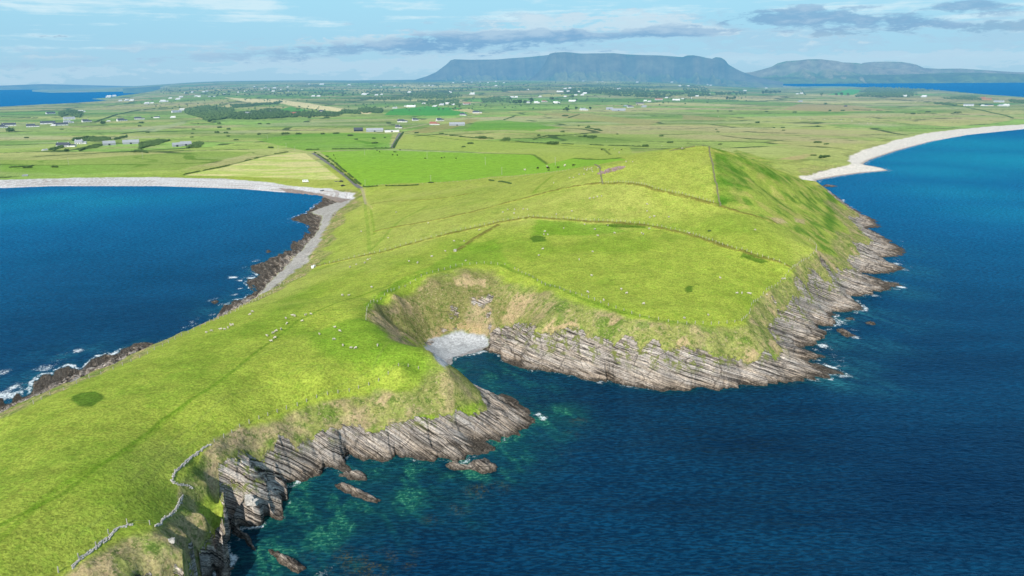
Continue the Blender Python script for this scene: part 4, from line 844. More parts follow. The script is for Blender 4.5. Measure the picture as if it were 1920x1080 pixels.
herd('sheep', SHEEP, [(501,630),(509,640),(516,634),(512,625),(518,621),(527,618),(536,597),(538,607),(549,592),(553,593),(567,602),(573,591),(583,589)], 'white sheep spread along the worn path across the neck of pasture', 'sheep along the worn path')
herd('sheep', SHEEP, [(599,627),(628,614),(637,621),(626,637),(643,648),(658,653),(667,653),(708,648)], 'white sheep on the bright turf just left of the cove', 'sheep left of the cove')
herd('sheep', SHEEP, [(642,554),(654,554),(697,539),(656,501),(668,496),(684,493),(690,487),(694,485),(767,490),(783,493),(810,481),(835,471)], 'white sheep below the long fenced bank on the narrow neck', 'sheep below the fenced bank')
herd('sheep', SHEEP, [(873,489)], 'lone white sheep standing at the very top edge of the cove', None)
herd('sheep', SHEEP, [(851,452),(870,452),(899,431),(728,446),(803,418),(677,434),(743,398)], 'white sheep scattered in the small fields beside the left track', 'sheep in the small fields')
herd('sheep', SHEEP, [(943,398),(952,393),(964,400),(965,393),(981,392),(989,393),(1043,402),(1072,396),(1106,372),(1113,371),(1120,369),(1128,368),(1213,383),(1213,396),(1227,406),(1218,408),(1254,407)], 'white sheep in the middle strip of pasture between the two fenced banks', 'sheep in the middle pasture')
herd('sheep', SHEEP, [(1057,428),(1022,434),(1027,440),(1020,440),(1096,421),(1115,430),(1121,442),(1140,423),(1152,437),(1203,437),(1206,439),(1217,429),(1018,467),(1010,479),(1111,472),(1086,487),(1292,437)], 'white sheep on the headland just below the long curved bank', 'sheep below the curved bank')
herd('sheep', SHEEP, [(1109,517),(1165,543),(1175,550),(1102,548),(1132,563),(1207,570),(1283,597),(1328,591)], 'white sheep on the headland turf close to the cove rim fence', 'sheep near the cove rim fence')
herd('sheep', SHEEP, [(1466,523),(1471,523),(1382,550),(1391,550),(1403,550),(1406,551),(1350,521),(1416,431),(1438,553)], 'white sheep at the seaward end of the headland, near the right cliffs', 'sheep near the right cliffs')
herd('sheep', SHEEP, [(1096,317),(1100,319),(1102,316),(1106,317),(1109,315),(1110,319),(1111,322),(1121,315),(1095,327),(1086,327),(1068,333),(1075,333),(1038,343)], 'white sheep gathered on the ridge beside the pinkish stone heap', 'sheep on the ridge')
herd('sheep', SHEEP, [(1186,303),(1174,303)], 'white sheep high on the grassy hill below the summit line', 'sheep high on the hill')
herd('sheep', SHEEP, [(1152,279),(1096,251),(1078,254),(1137,264),(1241,273),(1279,279),(1008,225),(1143,247),(1158,247),(629,237),(587,248),(612,247)], 'white sheep dotted over the rough fields behind the hill', 'sheep on the rough fields', 1.3)
herd('cow', COWB, [(707,282),(712,285),(739,285),(742,285),(736,290),(745,291),(750,281),(797,297),(828,296),(833,295),(855,297)], 'black cow in the bright green field, left half', 'black cattle, left half of the bright field')
herd('cow', COWB, [(1008,316),(1027,315),(1029,316),(1046,315),(1075,311)], 'black cow in the bright green field close to the ridge foot', 'black cattle by the ridge foot')
herd('cow', COWB, [(1128,281),(1142,281),(1165,281)], 'black cow in the yellow green field behind the bright one', 'black cattle in the far field')
herd('cow', COWB, [(626,291),(629,297)], 'black cow beside the lane at the corner of the bright field', 'black cattle beside the lane')
herd('cow', COWW, [(984,319),(1026,313),(1059,311)], 'pale cow in the bright green field among black ones', 'pale cattle in the bright field')
herd('cow', COWW, [(1161,286)], 'single pale cow in the yellow green field behind the ridge', None)
herd('cow', COWW, [(1347,218),(1500,223),(1518,226),(1546,224),(1577,225),(1585,225),(1597,227),(1643,216),(1652,216),(1660,216),(1668,216),(1611,231),(1627,231),(1633,231)], 'pale cow on the wide plain behind the right beach', 'pale cattle behind the right beach', 1.2)
herd('cow', COWB, [(1517,225),(1522,223),(1554,224)], 'black cow on the wide plain behind the right beach', 'black cattle behind the right beach', 1.2)
# ------------------------------------------------------------------ fences
pm = MB(); pm.box((0,0,0.5), (0.17,0.17,1.5), 0, 0.015, 0.85); POST = pm.mesh('post', M_wood)
def fence(name, line_px, step, label, group=None, h=1.0):
    pts = resample(Wl(line_px, hz), step)[:100]; p0 = pts[0][0]; z0 = Z(*p0)
    root = empty(name, (p0[0], p0[1], z0)); tag(root, label, 'fence', group); tops = []
    for (x, y), a in pts:
        x += rnd.uniform(-.15,.15); y += rnd.uniform(-.15,.15); z = Z(x, y)
        o = mobj('post', POST, root, (x-p0[0], y-p0[1], z-z0-0.1), a+rnd.uniform(-.2,.2)); s_ = rnd.uniform(0.85, 1.15)*h; o.scale = (1, 1, s_)
        o.rotation_euler = (rnd.uniform(-.06,.06), rnd.uniform(-.06,.06), a); tops.append((x-p0[0], y-p0[1], z-z0))
    b = MB()
    for hh in (0.45, 0.95):
        for p, q in zip(tops[:-1], tops[1:]): b.cyl((p[0],p[1],p[2]+hh), (q[0],q[1],q[2]+hh), 0.012, 0.012, 3)
    mobj('wire', b.mesh('wire', M_wire), root)
    return root
fence('post_and_wire_fence', [(403,829),(455,797),(526,770),(580,751),(657,733),(713,714),(785,692)], 3.4, 'pale post and wire fence along the near turf edge above the ribbed rocks')
fence('post_and_wire_fence', [(62,758),(92,742),(150,717),(220,690),(290,656),(380,612),(450,579),(520,541),(570,516)], 4.2, 'thin post fence along the left skyline edge of the pasture')
fence('post_and_wire_fence', [(108,1073),(133,1060),(152,1044),(184,1021),(203,1002),(225,984),(250,983),(278,986),(303,974)], 4.4, 'leaning posts beside the tumbled stone wall, bottom left')
fence('post_and_wire_fence', [(686,600),(690,572),(740,543),(800,514),(860,498),(905,494),(950,497)], 3.6, 'fence posts along the left and upper rim of the cove')
fence('post_and_wire_fence', [(965,505),(1000,522),(1060,546),(1130,570),(1200,594),(1280,609),(1340,608),(1390,602),(1405,588),(1410,568),(1432,550),(1484,506)], 3.6, 'pale fence posts above the cove curving round to the right cliffs')
fence('post_and_wire_fence', [(592,500),(640,488),(717,471),(827,440),(880,428),(940,414),(993,406),(1050,409)], 3.0, 'fence on the long bank, left part reaching to the foreshore')
fence('post_and_wire_fence', [(1056,409),(1107,414),(1207,420),(1280,434),(1357,460),(1413,477),(1480,500)], 2.6, 'fence on the long bank, right part running down the headland')
fence('post_and_wire_fence', [(1125,342),(1173,342),(1225,352),(1280,364),(1340,380)], 2.2, 'close set posts along the upper bank under the summit field')
fence('post_and_wire_fence', [(683,350),(745,348),(807,344),(860,341),(917,334),(1007,327),(1070,319)], 5., 'fence along the bottom of the bright green field')
fence('post_and_wire_fence', [(1486,502),(1500,492),(1530,472),(1531,460),(1515,448)], 3.0, 'short fence closing the headland corner above the right cliffs')
# ------------------------------------------------------------------ stone walls
def wall(line_px, label, w_=0.42, h_=0.45, mat=None, gaps=0.0, spread=1.0):
    pts = resample(Wl(line_px, hz), 0.42); b = MB(); p0 = pts[0][0]; z0 = Z(*p0)
    for (x, y), a in pts:
        if gaps and vn(np.array([x/4.]), np.array([y/4.]), 77)[0] < -1+2*gaps: hh = 0.35
        else: hh = h_
        k = 0.0; off = 0.35*vn(np.array([x/3.]), np.array([y/3.]), 78)[0]
        n_ = max(1, int(hh/0.28))
        for lay in range(n_):
            for side in (-1, 1):
                ww = w_*(1-0.12*lay)*0.5; d = (side*ww*0.5+off+rnd.uniform(-.08,.08)*spread)
                xx = x-math.sin(a)*d+rnd.uniform(-.1,.1); yy = y+math.cos(a)*d+rnd.uniform(-.1,.1)
                b.box((xx-p0[0], yy-p0[1], Z(xx,yy)-z0+0.12+lay*0.26), (rnd.uniform(.3,.55), ww*1.1, rnd.uniform(.22,.34)), a+rnd.uniform(-.35,.35), 0.05)
    o = mobj('stone_wall', b.mesh('stone_wall', mat or M_stone), None, (p0[0], p0[1], z0)); tag(o, label, 'wall'); return o
wall([(394,834),(378,846),(360,857),(345,871),(333,883),(325,894),(322,903),(333,909),(350,912),(362,917)], 'pale drystone wall bending like a hook on the near turf edge', gaps=.2, spread=2)
wall([(345,933),(339,942),(330,953),(317,969),(303,982),(290,988)], 'short straight drystone wall south of the hooked wall', gaps=.35, spread=2)
wall([(248,986),(240,987),(226,991),(213,999),(203,1007),(190,1017),(183,1025),(170,1036),(158,1044),(146,1053),(133,1066)], 'tumbled drystone wall at the lower left cliff edge', gaps=.45, spread=2)
wall([(1322,273),(1330,285),(1335,305),(1340,335),(1346,362),(1351,386)], 'long stone wall running down from the hill summit', 0.8, 0.6, M_dstone)
wall([(1318,272),(1300,275),(1280,279),(1255,283)], 'low stone wall along the left shoulder of the summit', 0.8, 0.6, M_dstone, gaps=.3)
wall([(1130,345),(1128,335),(1126,322),(1121,311),(1115,309)], 'short old stone wall beside the pinkish heap on the ridge', 0.8, 0.6, M_dstone)
def heap(px, py, n, r, mat, label, name='stone_heap'):
    x, y, z = Wt(px, py); b = MB()
    for i in range(n):
        a = rnd.uniform(0, 6.28); q = r*math.sqrt(rnd.random()); xx = x+q*math.cos(a)*1.6; yy = y+q*math.sin(a)*0.7
        s_ = rnd.uniform(.5, 1.3); b.box((xx-x, yy-y, Z(xx,yy)-z+0.3+rnd.uniform(0,.9)*(1-q/r)), (s_, s_*.8, s_*.6), rnd.uniform(0,3), 0.15)
    o = mobj(name, b.mesh(name, mat), None, (x, y, z)); tag(o, label, 'stone heap')
heap(1146, 320, 130, 5.5, M_pink, 'pinkish heap of tumbled stones on the ridge beside sheep')
# scattered boulders on the near slope
for (px, py, s_, lab) in [(322,1016,1.1,'pale angular boulder lying on the bare slope, lower left'), (467,943,2.2,'grey block of rock resting on the near shore slab'), (588,502,1.9,'white square block at the end of the bank above the foreshore'), (853,471,1.4,'pale stone at the foot of the short bank near the neck'), (478,945,1.6,'smaller brown block beside the grey block on the slab')]:
    x, y, z = Wt(px, py); b = MB(); b.box((0,0,s_*.3), (s_*1.1,s_*.8,s_*.75), rnd.uniform(0,2), s_*.12)
    b.box((s_*.15,0.1,s_*.5), (s_*.7,s_*.6,s_*.5), rnd.uniform(0,2), s_*.1)
    o = mobj('boulder', b.mesh('boulder', M_van if px == 588 else M_stone), None, (x, y, z)); tag(o, lab, 'boulder')
# ------------------------------------------------------------------ lanes
def ribbon(name, line_px, w0, w1, mat, label, lift=0.12):
    pts = resample(Wl(line_px, hz), 3.0); n = len(pts); vs = []; fs = []
    for i, ((x, y), a) in enumerate(pts):
        ww = w0+(w1-w0)*i/max(1, n-1)
        for s_ in (-1, -0.33, 0.33, 1):
            xx = x-math.sin(a)*ww*.5*s_; yy = y+math.cos(a)*ww*.5*s_; vs.append((xx, yy, max(Z(xx, yy), Z(x, y))+lift))
    for i in range(n-1):
        for k in range(3): fs.append((i*4+k, i*4+k+1, (i+1)*4+k+1, (i+1)*4+k))
    b = MB(); b.add(vs, fs); o = mobj(name, b.mesh(name, mat)); o['kind'] = 'structure'; o['label'] = label
ribbon('road', [(586,287),(602,297),(620,309),(637,322),(655,336),(677,353)], 4.5, 5., M_tar, 'narrow grey lane beside the mown field')
ribbon('road', [(736,278),(741,268),(746,258),(751,249)], 7, 7, M_tar, 'straight grey lane up to the farm')
ribbon('track', [(677,353),(681,362),(683,372),(686,384)], 3, 2, M_dirt, 'worn dirt track from the lane end towards the neck')
ribbon('track', [(750,243),(790,235),(830,227),(870,220),(900,214)], 8, 8, M_dirt, 'pale lane past the farm houses')
# ------------------------------------------------------------------ vegetation
def clump(b, cx, cy, cz, rx, ry, rz_, n, leaf, core=True):
    if core:
        m_ = 7
        for k in range(4):
            t0 = math.pi*(k/4-.5); t1 = math.pi*((k+1)/4-.5)
            ring = []
            for t in (t0, t1):
                ring.append([(cx+rx*.8*math.cos(t)*math.cos(6.283*i/m_)*rnd.uniform(.8,1.1), cy+ry*.8*math.cos(t)*math.sin(6.283*i/m_)*rnd.uniform(.8,1.1), cz+rz_*.8*math.sin(t)) for i in range(m_)])
            b.add(ring[0]+ring[1], [(i,(i+1)%m_,m_+(i+1)%m_,m_+i) for i in range(m_)])
    for _ in range(n):
        a = rnd.uniform(0,6.283); u = rnd.uniform(-.5,1); q = math.sqrt(max(0,1-u*u)); s_ = rnd.uniform(.78,1.18)*(1+.18*math.sin(3*a+cx)*math.cos(4*u+cy))
        p = Vector((cx+rx*s_*q*math.cos(a), cy+ry*s_*q*math.sin(a), cz+rz_*s_*u)); t = Vector((rnd.uniform(-1,1),rnd.uniform(-1,1),rnd.uniform(-.6,.6))).normalized()*leaf*rnd.uniform(.6,1.3); w2 = t.orthogonal().normalized()*leaf*.7
        b.add([p-t, p+w2, p+t, p-w2], [(0,1,2,3)])
bushes = []
for k in range(4):
    b = MB(); n_ = 2+k
    for i in range(n_): clump(b, (i-(n_-1)/2)*1.3, rnd.uniform(-.5,.5), 0.9+rnd.uniform(0,.4), 1.2, 1.1, 1.0+rnd.uniform(0,.4), 70, .28)
    bushes.append(b.mesh('bush', M_leaf))
trees = []
for k in range(3):
    cr = MB()
    for i in range(9):
        a = rnd.uniform(0,6.28); q = rnd.uniform(0,2.2); clump(cr, q*math.cos(a), q*math.sin(a), rnd.uniform(3.2,6.2)-q*.4, 1.5, 1.5, 1.2, 60, .38)
    tk = MB(); tk.cyl((0,0,-.3), (0.1,0,3.6), .32, .16, 7)
    for i in range(5):
        a = i*1.256; tk.cyl((0.05,0,2.+.2*i), (1.6*math.cos(a),1.6*math.sin(a),4.2+.2*i), .12, .04, 5)
    trees.append((cr.mesh('crown', M_leaf), tk.mesh('trunk', M_bark)))
def bush(px, py, wpx, label, group=None):
    x, y, z = Wt(px, py); d = math.hypot(x, y); o = mobj('bush', rnd.choice(bushes), None, (x, y, z-.2), rnd.uniform(-.5,.5)); s_ = wpx*d/1371/5.; o.scale = (s_, s_, s_*.8); tag(o, label, 'bush', group)
for (px, py, wp) in [(50,259,6),(20,248,18),(116,243,5),(125,284,12),(52,315,9),(103,314,9)]: bush(px, py, wp, 'dark bush on the far left grassland below the white farmhouses', 'bushes on the far left grassland')
for (px, py, wp) in [(193,233,14),(265,231,8),(262,237,6),(277,249,6),(285,221,5)]: bush(px, py, wp, 'dark bush on the pale meadow between the hipped roof house and the wood', 'bushes on the pale meadow')
for (px, py, wp) in [(411,232,7),(412,240,8),(392,229,6),(372,233,5),(361,251,5),(363,243,5),(407,249,8),(424,250,8),(429,243,8),(443,263,6),(428,256,6),(486,253,9),(360,258,6)]: bush(px, py, wp, 'small dark bush on the rough grassland below the wood', 'bushes below the wood')
for (px, py, wp) in [(529,222,11),(503,233,6),(580,222,8),(613,222,8),(625,219,12),(545,215,8),(487,233,7)]: bush(px, py, wp, 'round bush along the lower edge of the long wood', 'bushes along the wood edge')
for (px, py, wp) in [(605,252,8),(535,252,10),(630,251,8),(508,278,9),(701,260,6),(703,269,8),(722,259,6),(657,255,9),(668,262,7),(560,252,9)]: bush(px, py, wp, 'low bush in the pasture left of the straight lane', 'bushes left of the straight lane')
for (px, py, wp) in [(781,250,7),(828,252,9),(847,255,7),(864,257,8),(882,270,10),(869,276,7),(905,260,14),(950,262,12),(1010,255,9),(1097,257,12),(1036,271,16),(1055,248,8)]: bush(px, py, wp, 'bush on the boundary line behind the bright green field', 'bushes on the boundary line')
for (px, py, wp) in [(1103,239,9),(1120,244,9),(1085,237,6),(1060,218,8),(1110,258,12),(1210,275,12),(1256,268,8),(1240,256,9)]: bush(px, py, wp, 'bush on the broad rough fields behind the hill', 'bushes behind the hill')
for (px, py, wp) in [(1346,248,5),(1343,243,5),(1469,245,5),(1451,240,5),(1468,240,6),(1533,238,7),(1533,268,9),(1549,271,7),(1525,292,7),(1545,296,14),(1350,271,6),(1420,231,9),(1556,209,8),(1548,196,8),(1346,209,5),(1370,209,5),(1490,211,6),(1580,208,6),(1437,210,5),(1712,214,7),(1740,211,7),(1795,212,7)]: bush(px, py, wp, 'dark bush on the open plain towards the right beach', 'bushes on the open plain')
bush(808, 343, 7, 'dark bush on the fence at the bottom of the bright field'); bush(1157, 252, 5, 'bush beside two sheep behind the ridge'); bush(1029, 320, 7, 'low bush where cattle stand at the ridge foot'); bush(1330, 434, 9, 'small scrub on the headland bank below the stone wall')
def tree(px, py, hpx, label, group=None):
    x, y, z = Wt(px, py); d = math.hypot(x, y); cr, tk = rnd.choice(trees); s_ = hpx*d/1371/7.2
    r = empty('tree', (x, y, z-.2), rnd.uniform(0,6)); r.scale = (s_*1.25, s_*1.25, s_); tag(r, label, 'tree', group); mobj('crown', cr, r); mobj('trunk', tk, r)
for (px, py, h_) in [(1064,209,7),(1062,207,6),(1080,206,6),(1107,206,6),(1058,208,5)]: tree(px, py, h_, 'tree beside the grey roofed house behind the brown field', 'trees by the grey roofed house')
for (px, py, h_) in [(1363,187,6),(1368,188,6),(1373,188,6),(1377,187,6)]: tree(px, py, h_, 'tree in the small isolated row behind the plain', 'isolated row of trees')
for (px, py, h_) in [(1578,180,6),(1568,180,5),(1590,180,5),(1540,180,6)]: tree(px, py, h_, 'tree below the vivid green field near the bay', 'trees below the vivid field')
for (px, py, h_) in [(966,196,9),(975,197,11),(984,196,8),(996,193,9),(1034,190,9),(1073,184,6),(1080,190,5)]: tree(px, py, h_, 'tree among the row of white bungalows in the middle distance', 'trees among the bungalows')
for (px, py, h_) in [(1436,176,7),(1430,176,6),(1445,176,6),(1452,175,5),(1462,175,5)]: tree(px, py, h_, 'tree round the small farm near the bay', 'trees round the small farm')
def wood(polys, dens_px, hm, label, name='woodland', ylim=None):
    b = MB(); x0 = None; rr = rnd
    for poly in polys:
        xs = [p[0] for p in poly]; ys = [p[1] for p in poly]; A_ = 0; P_ = np.array(poly, float)
        n_ = int((max(xs)-min(xs))*(max(ys)-min(ys))*dens_px)
        for _ in range(n_):
            px = rr.uniform(min(xs), max(xs)); py = rr.uniform(min(ys), max(ys))
            if not inside(P_, np.array([px]), np.array([py]))[0]: continue
            x, y, z = Wt(px, py)
            if z < 1.5: continue
            if x0 is None: x0 = (x, y, z)
            s_ = hm*rr.uniform(.55, 1.15); d = math.hypot(x, y); wd = s_*rr.uniform(.7,1.2)
            clump(b, x-x0[0], y-x0[1], z-x0[2]+s_*.5, wd*.8, wd*.7, s_*.6, 16, s_*.24)
    o = mobj(name, b.mesh(name, M_leaf), None, x0); tag(o, label, 'woodland', None, 'stuff')
wood([[(345,207),(365,203),(390,199),(440,205),(425,222),(380,222),(350,214)],[(380,224),(425,218),(423,223),(385,228)]], .55, 7, 'dark wood round the white farm, left middle distance')
wood([[(420,214),(480,209),(500,205),(520,206),(545,211),(600,211),(640,212),(640,218),(560,220),(480,224),(430,224)]], .42, 6.5, 'long dark belt of trees with houses among it')
wood([[(430,197),(500,194),(530,191),(522,195),(440,203)]], 1.0, 6, 'dark strip of trees between the tan strips on the rise')
wood([[(672,207),(690,203),(718,207),(716,213),(680,212)],[(640,208),(672,210),(676,214),(640,213)]], .8, 7, 'dense dark grove left of the deep green field')
wood([[(110,213),(118,211),(130,207),(155,212),(150,219),(128,216),(114,220)],[(138,219),(150,217),(150,221)]], .7, 8, 'dark trees round the big farmhouse, far left')
wood([[(137,259),(165,257),(200,258),(208,262),(180,266),(150,264)],[(215,261),(238,254),(238,258),(222,262)],[(93,281),(115,273),(118,277),(100,283)],[(150,281),(180,271),(195,272),(180,278)],[(260,268),(300,262),(320,263),(290,274),(262,278)],[(352,274),(370,266),(382,268),(375,277),(355,278)],[(245,285),(262,281),(278,286)]], 1.0, 2.3, 'scrubby dark trees round the dark roofed farmhouse on the left')
wood([[(1620,168),(1640,162),(1690,160),(1740,164),(1775,169),(1735,171),(1700,172),(1720,178),(1700,183),(1640,181),(1600,182),(1625,175)]], .4, 11, 'broad wood at the edge of the right bay')
wood([[(1765,184),(1800,181),(1850,184),(1840,188),(1780,187)],[(1750,195),(1760,193),(1795,197),(1790,199)],[(1890,187),(1920,189),(1920,194),(1895,192)],[(1775,169),(1830,175),(1840,178),(1790,173)]], .8, 5, 'low belts of trees near the ochre buildings, far right')
wood([[(685,172),(735,170),(735,175),(690,176)],[(755,176),(800,172),(860,176),(870,182),(830,186),(770,184)],[(780,190),(860,188),(862,198),(800,196)],[(900,186),(960,184),(960,192),(905,192)],[(700,184),(770,182),(775,188),(700,188)]], .3, 8, 'village trees in the middle of the far farmland')
wood([[(1055,168),(1160,163),(1230,165),(1150,172),(1060,178)],[(1100,172),(1200,168),(1290,176),(1240,184),(1150,180)],[(1275,160),(1300,158),(1330,166),(1330,180),(1290,182)],[(1338,174),(1400,172),(1400,178),(1345,178)],[(1428,172),(1460,170),(1462,175),(1430,176)]], .3, 8, 'tree belts in the far farmland below the table mountain')
wood([[(290,166),(560,158),(780,154),(1100,153),(1250,155),(1250,168),(900,172),(640,180),(420,180),(300,176)]], .065, 8, 'hedgerow trees scattered over the most distant farmland', 'hedgerow_trees')
wood([[(230,188),(640,182),(960,178),(1400,165),(1400,190),(1100,205),(960,205),(700,210),(300,205)]], .014, 5, 'hedgerow trees scattered over the nearer farmland', 'hedgerow_trees')
def hedge(line_px, w_, h_, label, gaps=.3):
    b = MB(); pts = resample(Wl(line_px, hz), w_*.7); p0 = pts[0][0]; z0 = Z(*p0)
    for (x, y), a in pts:
        if vn(np.array([x/14.]), np.array([y/14.]), 5)[0] < -1+2*gaps: continue
        s_ = rnd.uniform(.6, 1.2); clump(b, x-p0[0]+rnd.uniform(-.5,.5), y-p0[1]+rnd.uniform(-.5,.5), Z(x,y)-z0+h_*.4*s_, w_*.6, w_*.6, h_*.6*s_, 22, .4)
    if not b.v: return
    o = mobj('hedge', b.mesh('hedge', M_leaf), None, (p0[0], p0[1], z0)); tag(o, label, 'hedge')
for l, w_, h_, lab, gp in [([(575,281),(610,280),(660,279),(735,278)], 3, 1.6, 'scrubby hedge along the top left edge of the bright green field', .25),
 ([(738,277),(744,265),(756,249)], 3, 2., 'dark hedge on the right side of the straight lane', .1),
 ([(756,257),(800,254),(829,252),(870,257),(905,260)], 3, 1.5, 'thin hedge behind the yellow green field, left part', .45),
 ([(892,258),(910,259),(925,260)], 4, 2., 'thick dark hedge stub behind the yellow green field', .05),
 ([(940,263),(975,266),(1000,268),(1050,270),(1130,273),(1210,275)], 3.4, 1.7, 'long hedge crossing the fields behind the ridge', .4),
 ([(1085,256),(1100,257),(1112,260)], 4, 2, 'short thick hedge on the slope behind the ridge', .05),
 ([(1098,240),(1112,242),(1128,246)], 5, 2, 'short dark hedge beside white sheep on the far slope', .1),
 ([(1000,262),(1015,257),(1030,254),(1060,254)], 3, 1.5, 'curved hedge round the brownish field behind the ridge', .3),
 ([(945,225),(960,220),(966,217)], 4, 2, 'dark hedge on the crest of the green rise', .1),
 ([(1066,221),(1076,218),(1086,215)], 4, 2, 'dark hedge at the corner of the brown field', .1),
 ([(590,286),(612,300),(640,322),(655,334),(668,345)], 1.6, 1.2, 'low hedge between the lane and the mown field', .45),
 ([(610,291),(628,305),(642,318),(660,332),(682,350)], 1.8, 1.3, 'straggling hedge between the lane and the bright field', .5),
 ([(20,314),(40,313),(62,311)], 3, 1.4, 'short dark hedge on the left grassland near the shore', .05),
 ([(345,327),(380,320),(420,312),(460,302),(500,291),(545,284)], 2, 1., 'thin hedge on the upper left edge of the mown field', .4),
 ([(1752,193),(1800,199),(1830,205),(1860,212),(1900,222)], 5, 2.2, 'dark hedge slanting down the plain at the far right', .1),
 ([(1600,205),(1660,209),(1700,213),(1790,214)], 4, 1.8, 'hedge across the plain below the wood, right', .4),
 ([(683,351),(700,350),(745,349),(807,345)], 1.8, 1., 'rushy hedge along the bottom of the bright field', .5),
 ([(915,337),(940,341),(958,345)], 1.8, .8, 'short rushy bank below the bright field', .3),
 ([(1500,165),(1506,172),(1510,178)], 6, 3, 'dark field hedge near the bay water', .1)]: hedge(l, w_, h_, lab, gp)
for l, w_, h_, lab, gp in [([(137,264),(152,261),(165,259),(208,260)], 5, 5, 'dark scrub hedge behind the long dark roofed farmhouse', .15), ([(215,262),(228,259),(238,257)], 4.5, 4, 'dark scrub hedge up right of the farmhouse scrub', .1), ([(93,282),(105,279),(118,276)], 4, 4, 'scrub hedge at the left foot of the farmhouse', .1),
 ([(150,283),(165,277),(178,274),(192,272)], 4, 3.5, 'scrub hedge slanting between the farmhouse and the sheds', .2), ([(262,279),(280,274),(300,268),(318,264)], 5, 4, 'rough scrub hedge right of the grey sheds', .15), ([(352,278),(364,273),(380,270)], 6, 4, 'rough scrub hedge right of the brownish shed', .1), ([(245,287),(262,284),(278,287)], 3, 2.5, 'low dark scrub hedge above the left meadow', .3),
 ([(0,219),(60,221),(150,219)], 5, 2, 'long thin hedge across the far left fields', .4), ([(180,228),(220,215),(260,207),(330,200)], 6, 3, 'dark hedge rising across the left middle fields', .35)]: hedge(l, w_, h_, lab, gp)
# ------------------------------------------------------------------ sea rocks
def sea_rock(poly_px, hgt, label, seed):
    w_ = np.array([P(a, b) for a, b in poly_px]); lo = w_.min(0)-3; hi = w_.max(0)+3; st = 0.22
    xs = np.arange(lo[0], hi[0], st); ys = np.arange(lo[1], hi[1], st); XX, YY = np.meshgrid(xs, ys)
    d = distpoly(w_, XX, YY); d = np.where(inside(w_, XX, YY), d, -d)
    T2 = XX*EX+YY*EY; S2 = XX*.5-YY*.866; d = d + .5*fbm(XX/1.5, YY/1.5, 3, seed) + .4*fbm(T2/.8, S2/5, 2, seed+1)
    h_ = hgt*(1-np.exp(-np.maximum(d,0)/1.6)) + d.clip(-9,0)*.5 + .5*fbm(XX/2.5, YY/2.5, 3, seed+2)*(d > 0)
    h_ = terr(h_, 0.7, 0.45*T2, 0.8)-.1
    m = h_[:-1,:-1] > -1.5; one = np.ones_like(XX)
    me = grid_mesh('sea_rock', XX-lo[0], YY-lo[1], h_, m, {'rock': one, 'peb': one*0, 'scr': one*0}, {'tint': np.ones(XX.shape+(3,))*.2})
    o = mobj('sea_rock', me, None, (lo[0], lo[1], 0)); me.materials.append(ground.data.materials[0]); tag(o, label, 'rock')
for i, (pl, h_, lab) in enumerate([([(628,910),(640,906),(662,912),(690,925),(716,938),(708,946),(690,942),(662,930),(640,920)], 2.2, 'long low islet of ribbed rock in green water below the near shore'),
 ([(833,872),(850,868),(872,872),(885,864),(910,860),(932,876),(925,888),(900,888),(880,880),(850,884)], 2.2, 'rounded islet of brown rock off the near point'),
 ([(500,1032),(512,1028),(530,1040),(555,1052),(575,1066),(560,1076),(545,1072),(520,1056)], 2.6, 'jagged islet nearest the bottom edge in the green water'),
 ([(1566,618),(1580,617),(1595,624),(1606,630),(1590,633),(1575,626)], 1.8, 'dark reef with white foam off the right cliffs'),
 ([(1621,604),(1632,602),(1648,608),(1640,610),(1626,608)], 1.2, 'small dark rock alone in the sea off the right cliffs'),
 ([(1582,597),(1596,595),(1606,598),(1594,600)], 1.0, 'low dark rock close to the right cliffs, between larger reefs'),
 ([(497,471),(506,468),(510,472),(502,475)], 1.0, 'small black rock just off the left foreshore'),
 ([(436,984),(450,990),(470,1010),(490,1040),(478,1040),(455,1012),(434,1000)], 2.4, 'brown rib of rock standing in the narrow inlet, lower left'),
 ([(632,893),(650,882),(672,884),(692,892),(688,900),(655,900)], 2.2, 'pale wedge of ribbed rock at the foot of the near shore'),
 ([(1538,349),(1548,346),(1572,349),(1560,351)], 1.0, 'thin dark reef near the sandy point'),
 ([(395,566),(408,562),(412,567),(402,570)], .8, 'small dark rock in foam off the left shore'),
 ([(404,1066),(425,1052),(440,1066),(432,1090),(408,1100)], 2.0, 'dark wet reef in shade at the bottom edge')]): sea_rock(pl, h_, lab, 300+i*7)
# ------------------------------------------------------------------ houses
def gable(b, L, D, H, R, x=0, y=0, z=0):
    b.add([(x-L/2,y-D/2,z),(x+L/2,y-D/2,z),(x+L/2,y+D/2,z),(x-L/2,y+D/2,z),(x-L/2,y-D/2,z+H),(x+L/2,y-D/2,z+H),(x+L/2,y+D/2,z+H),(x-L/2,y+D/2,z+H),(x-L/2,y,z+R),(x+L/2,y,z+R)],
          [(0,1,5,4),(2,3,7,6),(1,2,6,9,5),(3,0,4,8,7)])
def roofm(b, L, D, H, R, x=0, y=0, z=0, o_=.35):
    s_ = (R-H)/(D/2); e = H-o_*s_; t = .18
    for k in (-1, 1):
        b.add([(x-L/2-o_,y+k*(D/2+o_),z+e),(x+L/2+o_,y+k*(D/2+o_),z+e),(x+L/2+o_,y,z+R),(x-L/2-o_,y,z+R),(x-L/2-o_,y+k*(D/2+o_),z+e+t),(x+L/2+o_,y+k*(D/2+o_),z+e+t),(x+L/2+o_,y,z+R+t),(x-L/2-o_,y,z+R+t)],
              [(0,1,2,3),(4,5,6,7),(0,1,5,4),(0,3,7,4),(1,2,6,5)])
STY = {'d': (M_white, M_slate), 'g': (M_white, M_grey), 's': (M_grey, M_grey), 'w': (M_white, M_white), 'r': (M_white, M_red), 'o': (M_ochre, M_red), 'c': (M_cream, M_slate), 'k': (M_dark, M_slate), 'n': (M_green, M_grey)}
tiny = {}
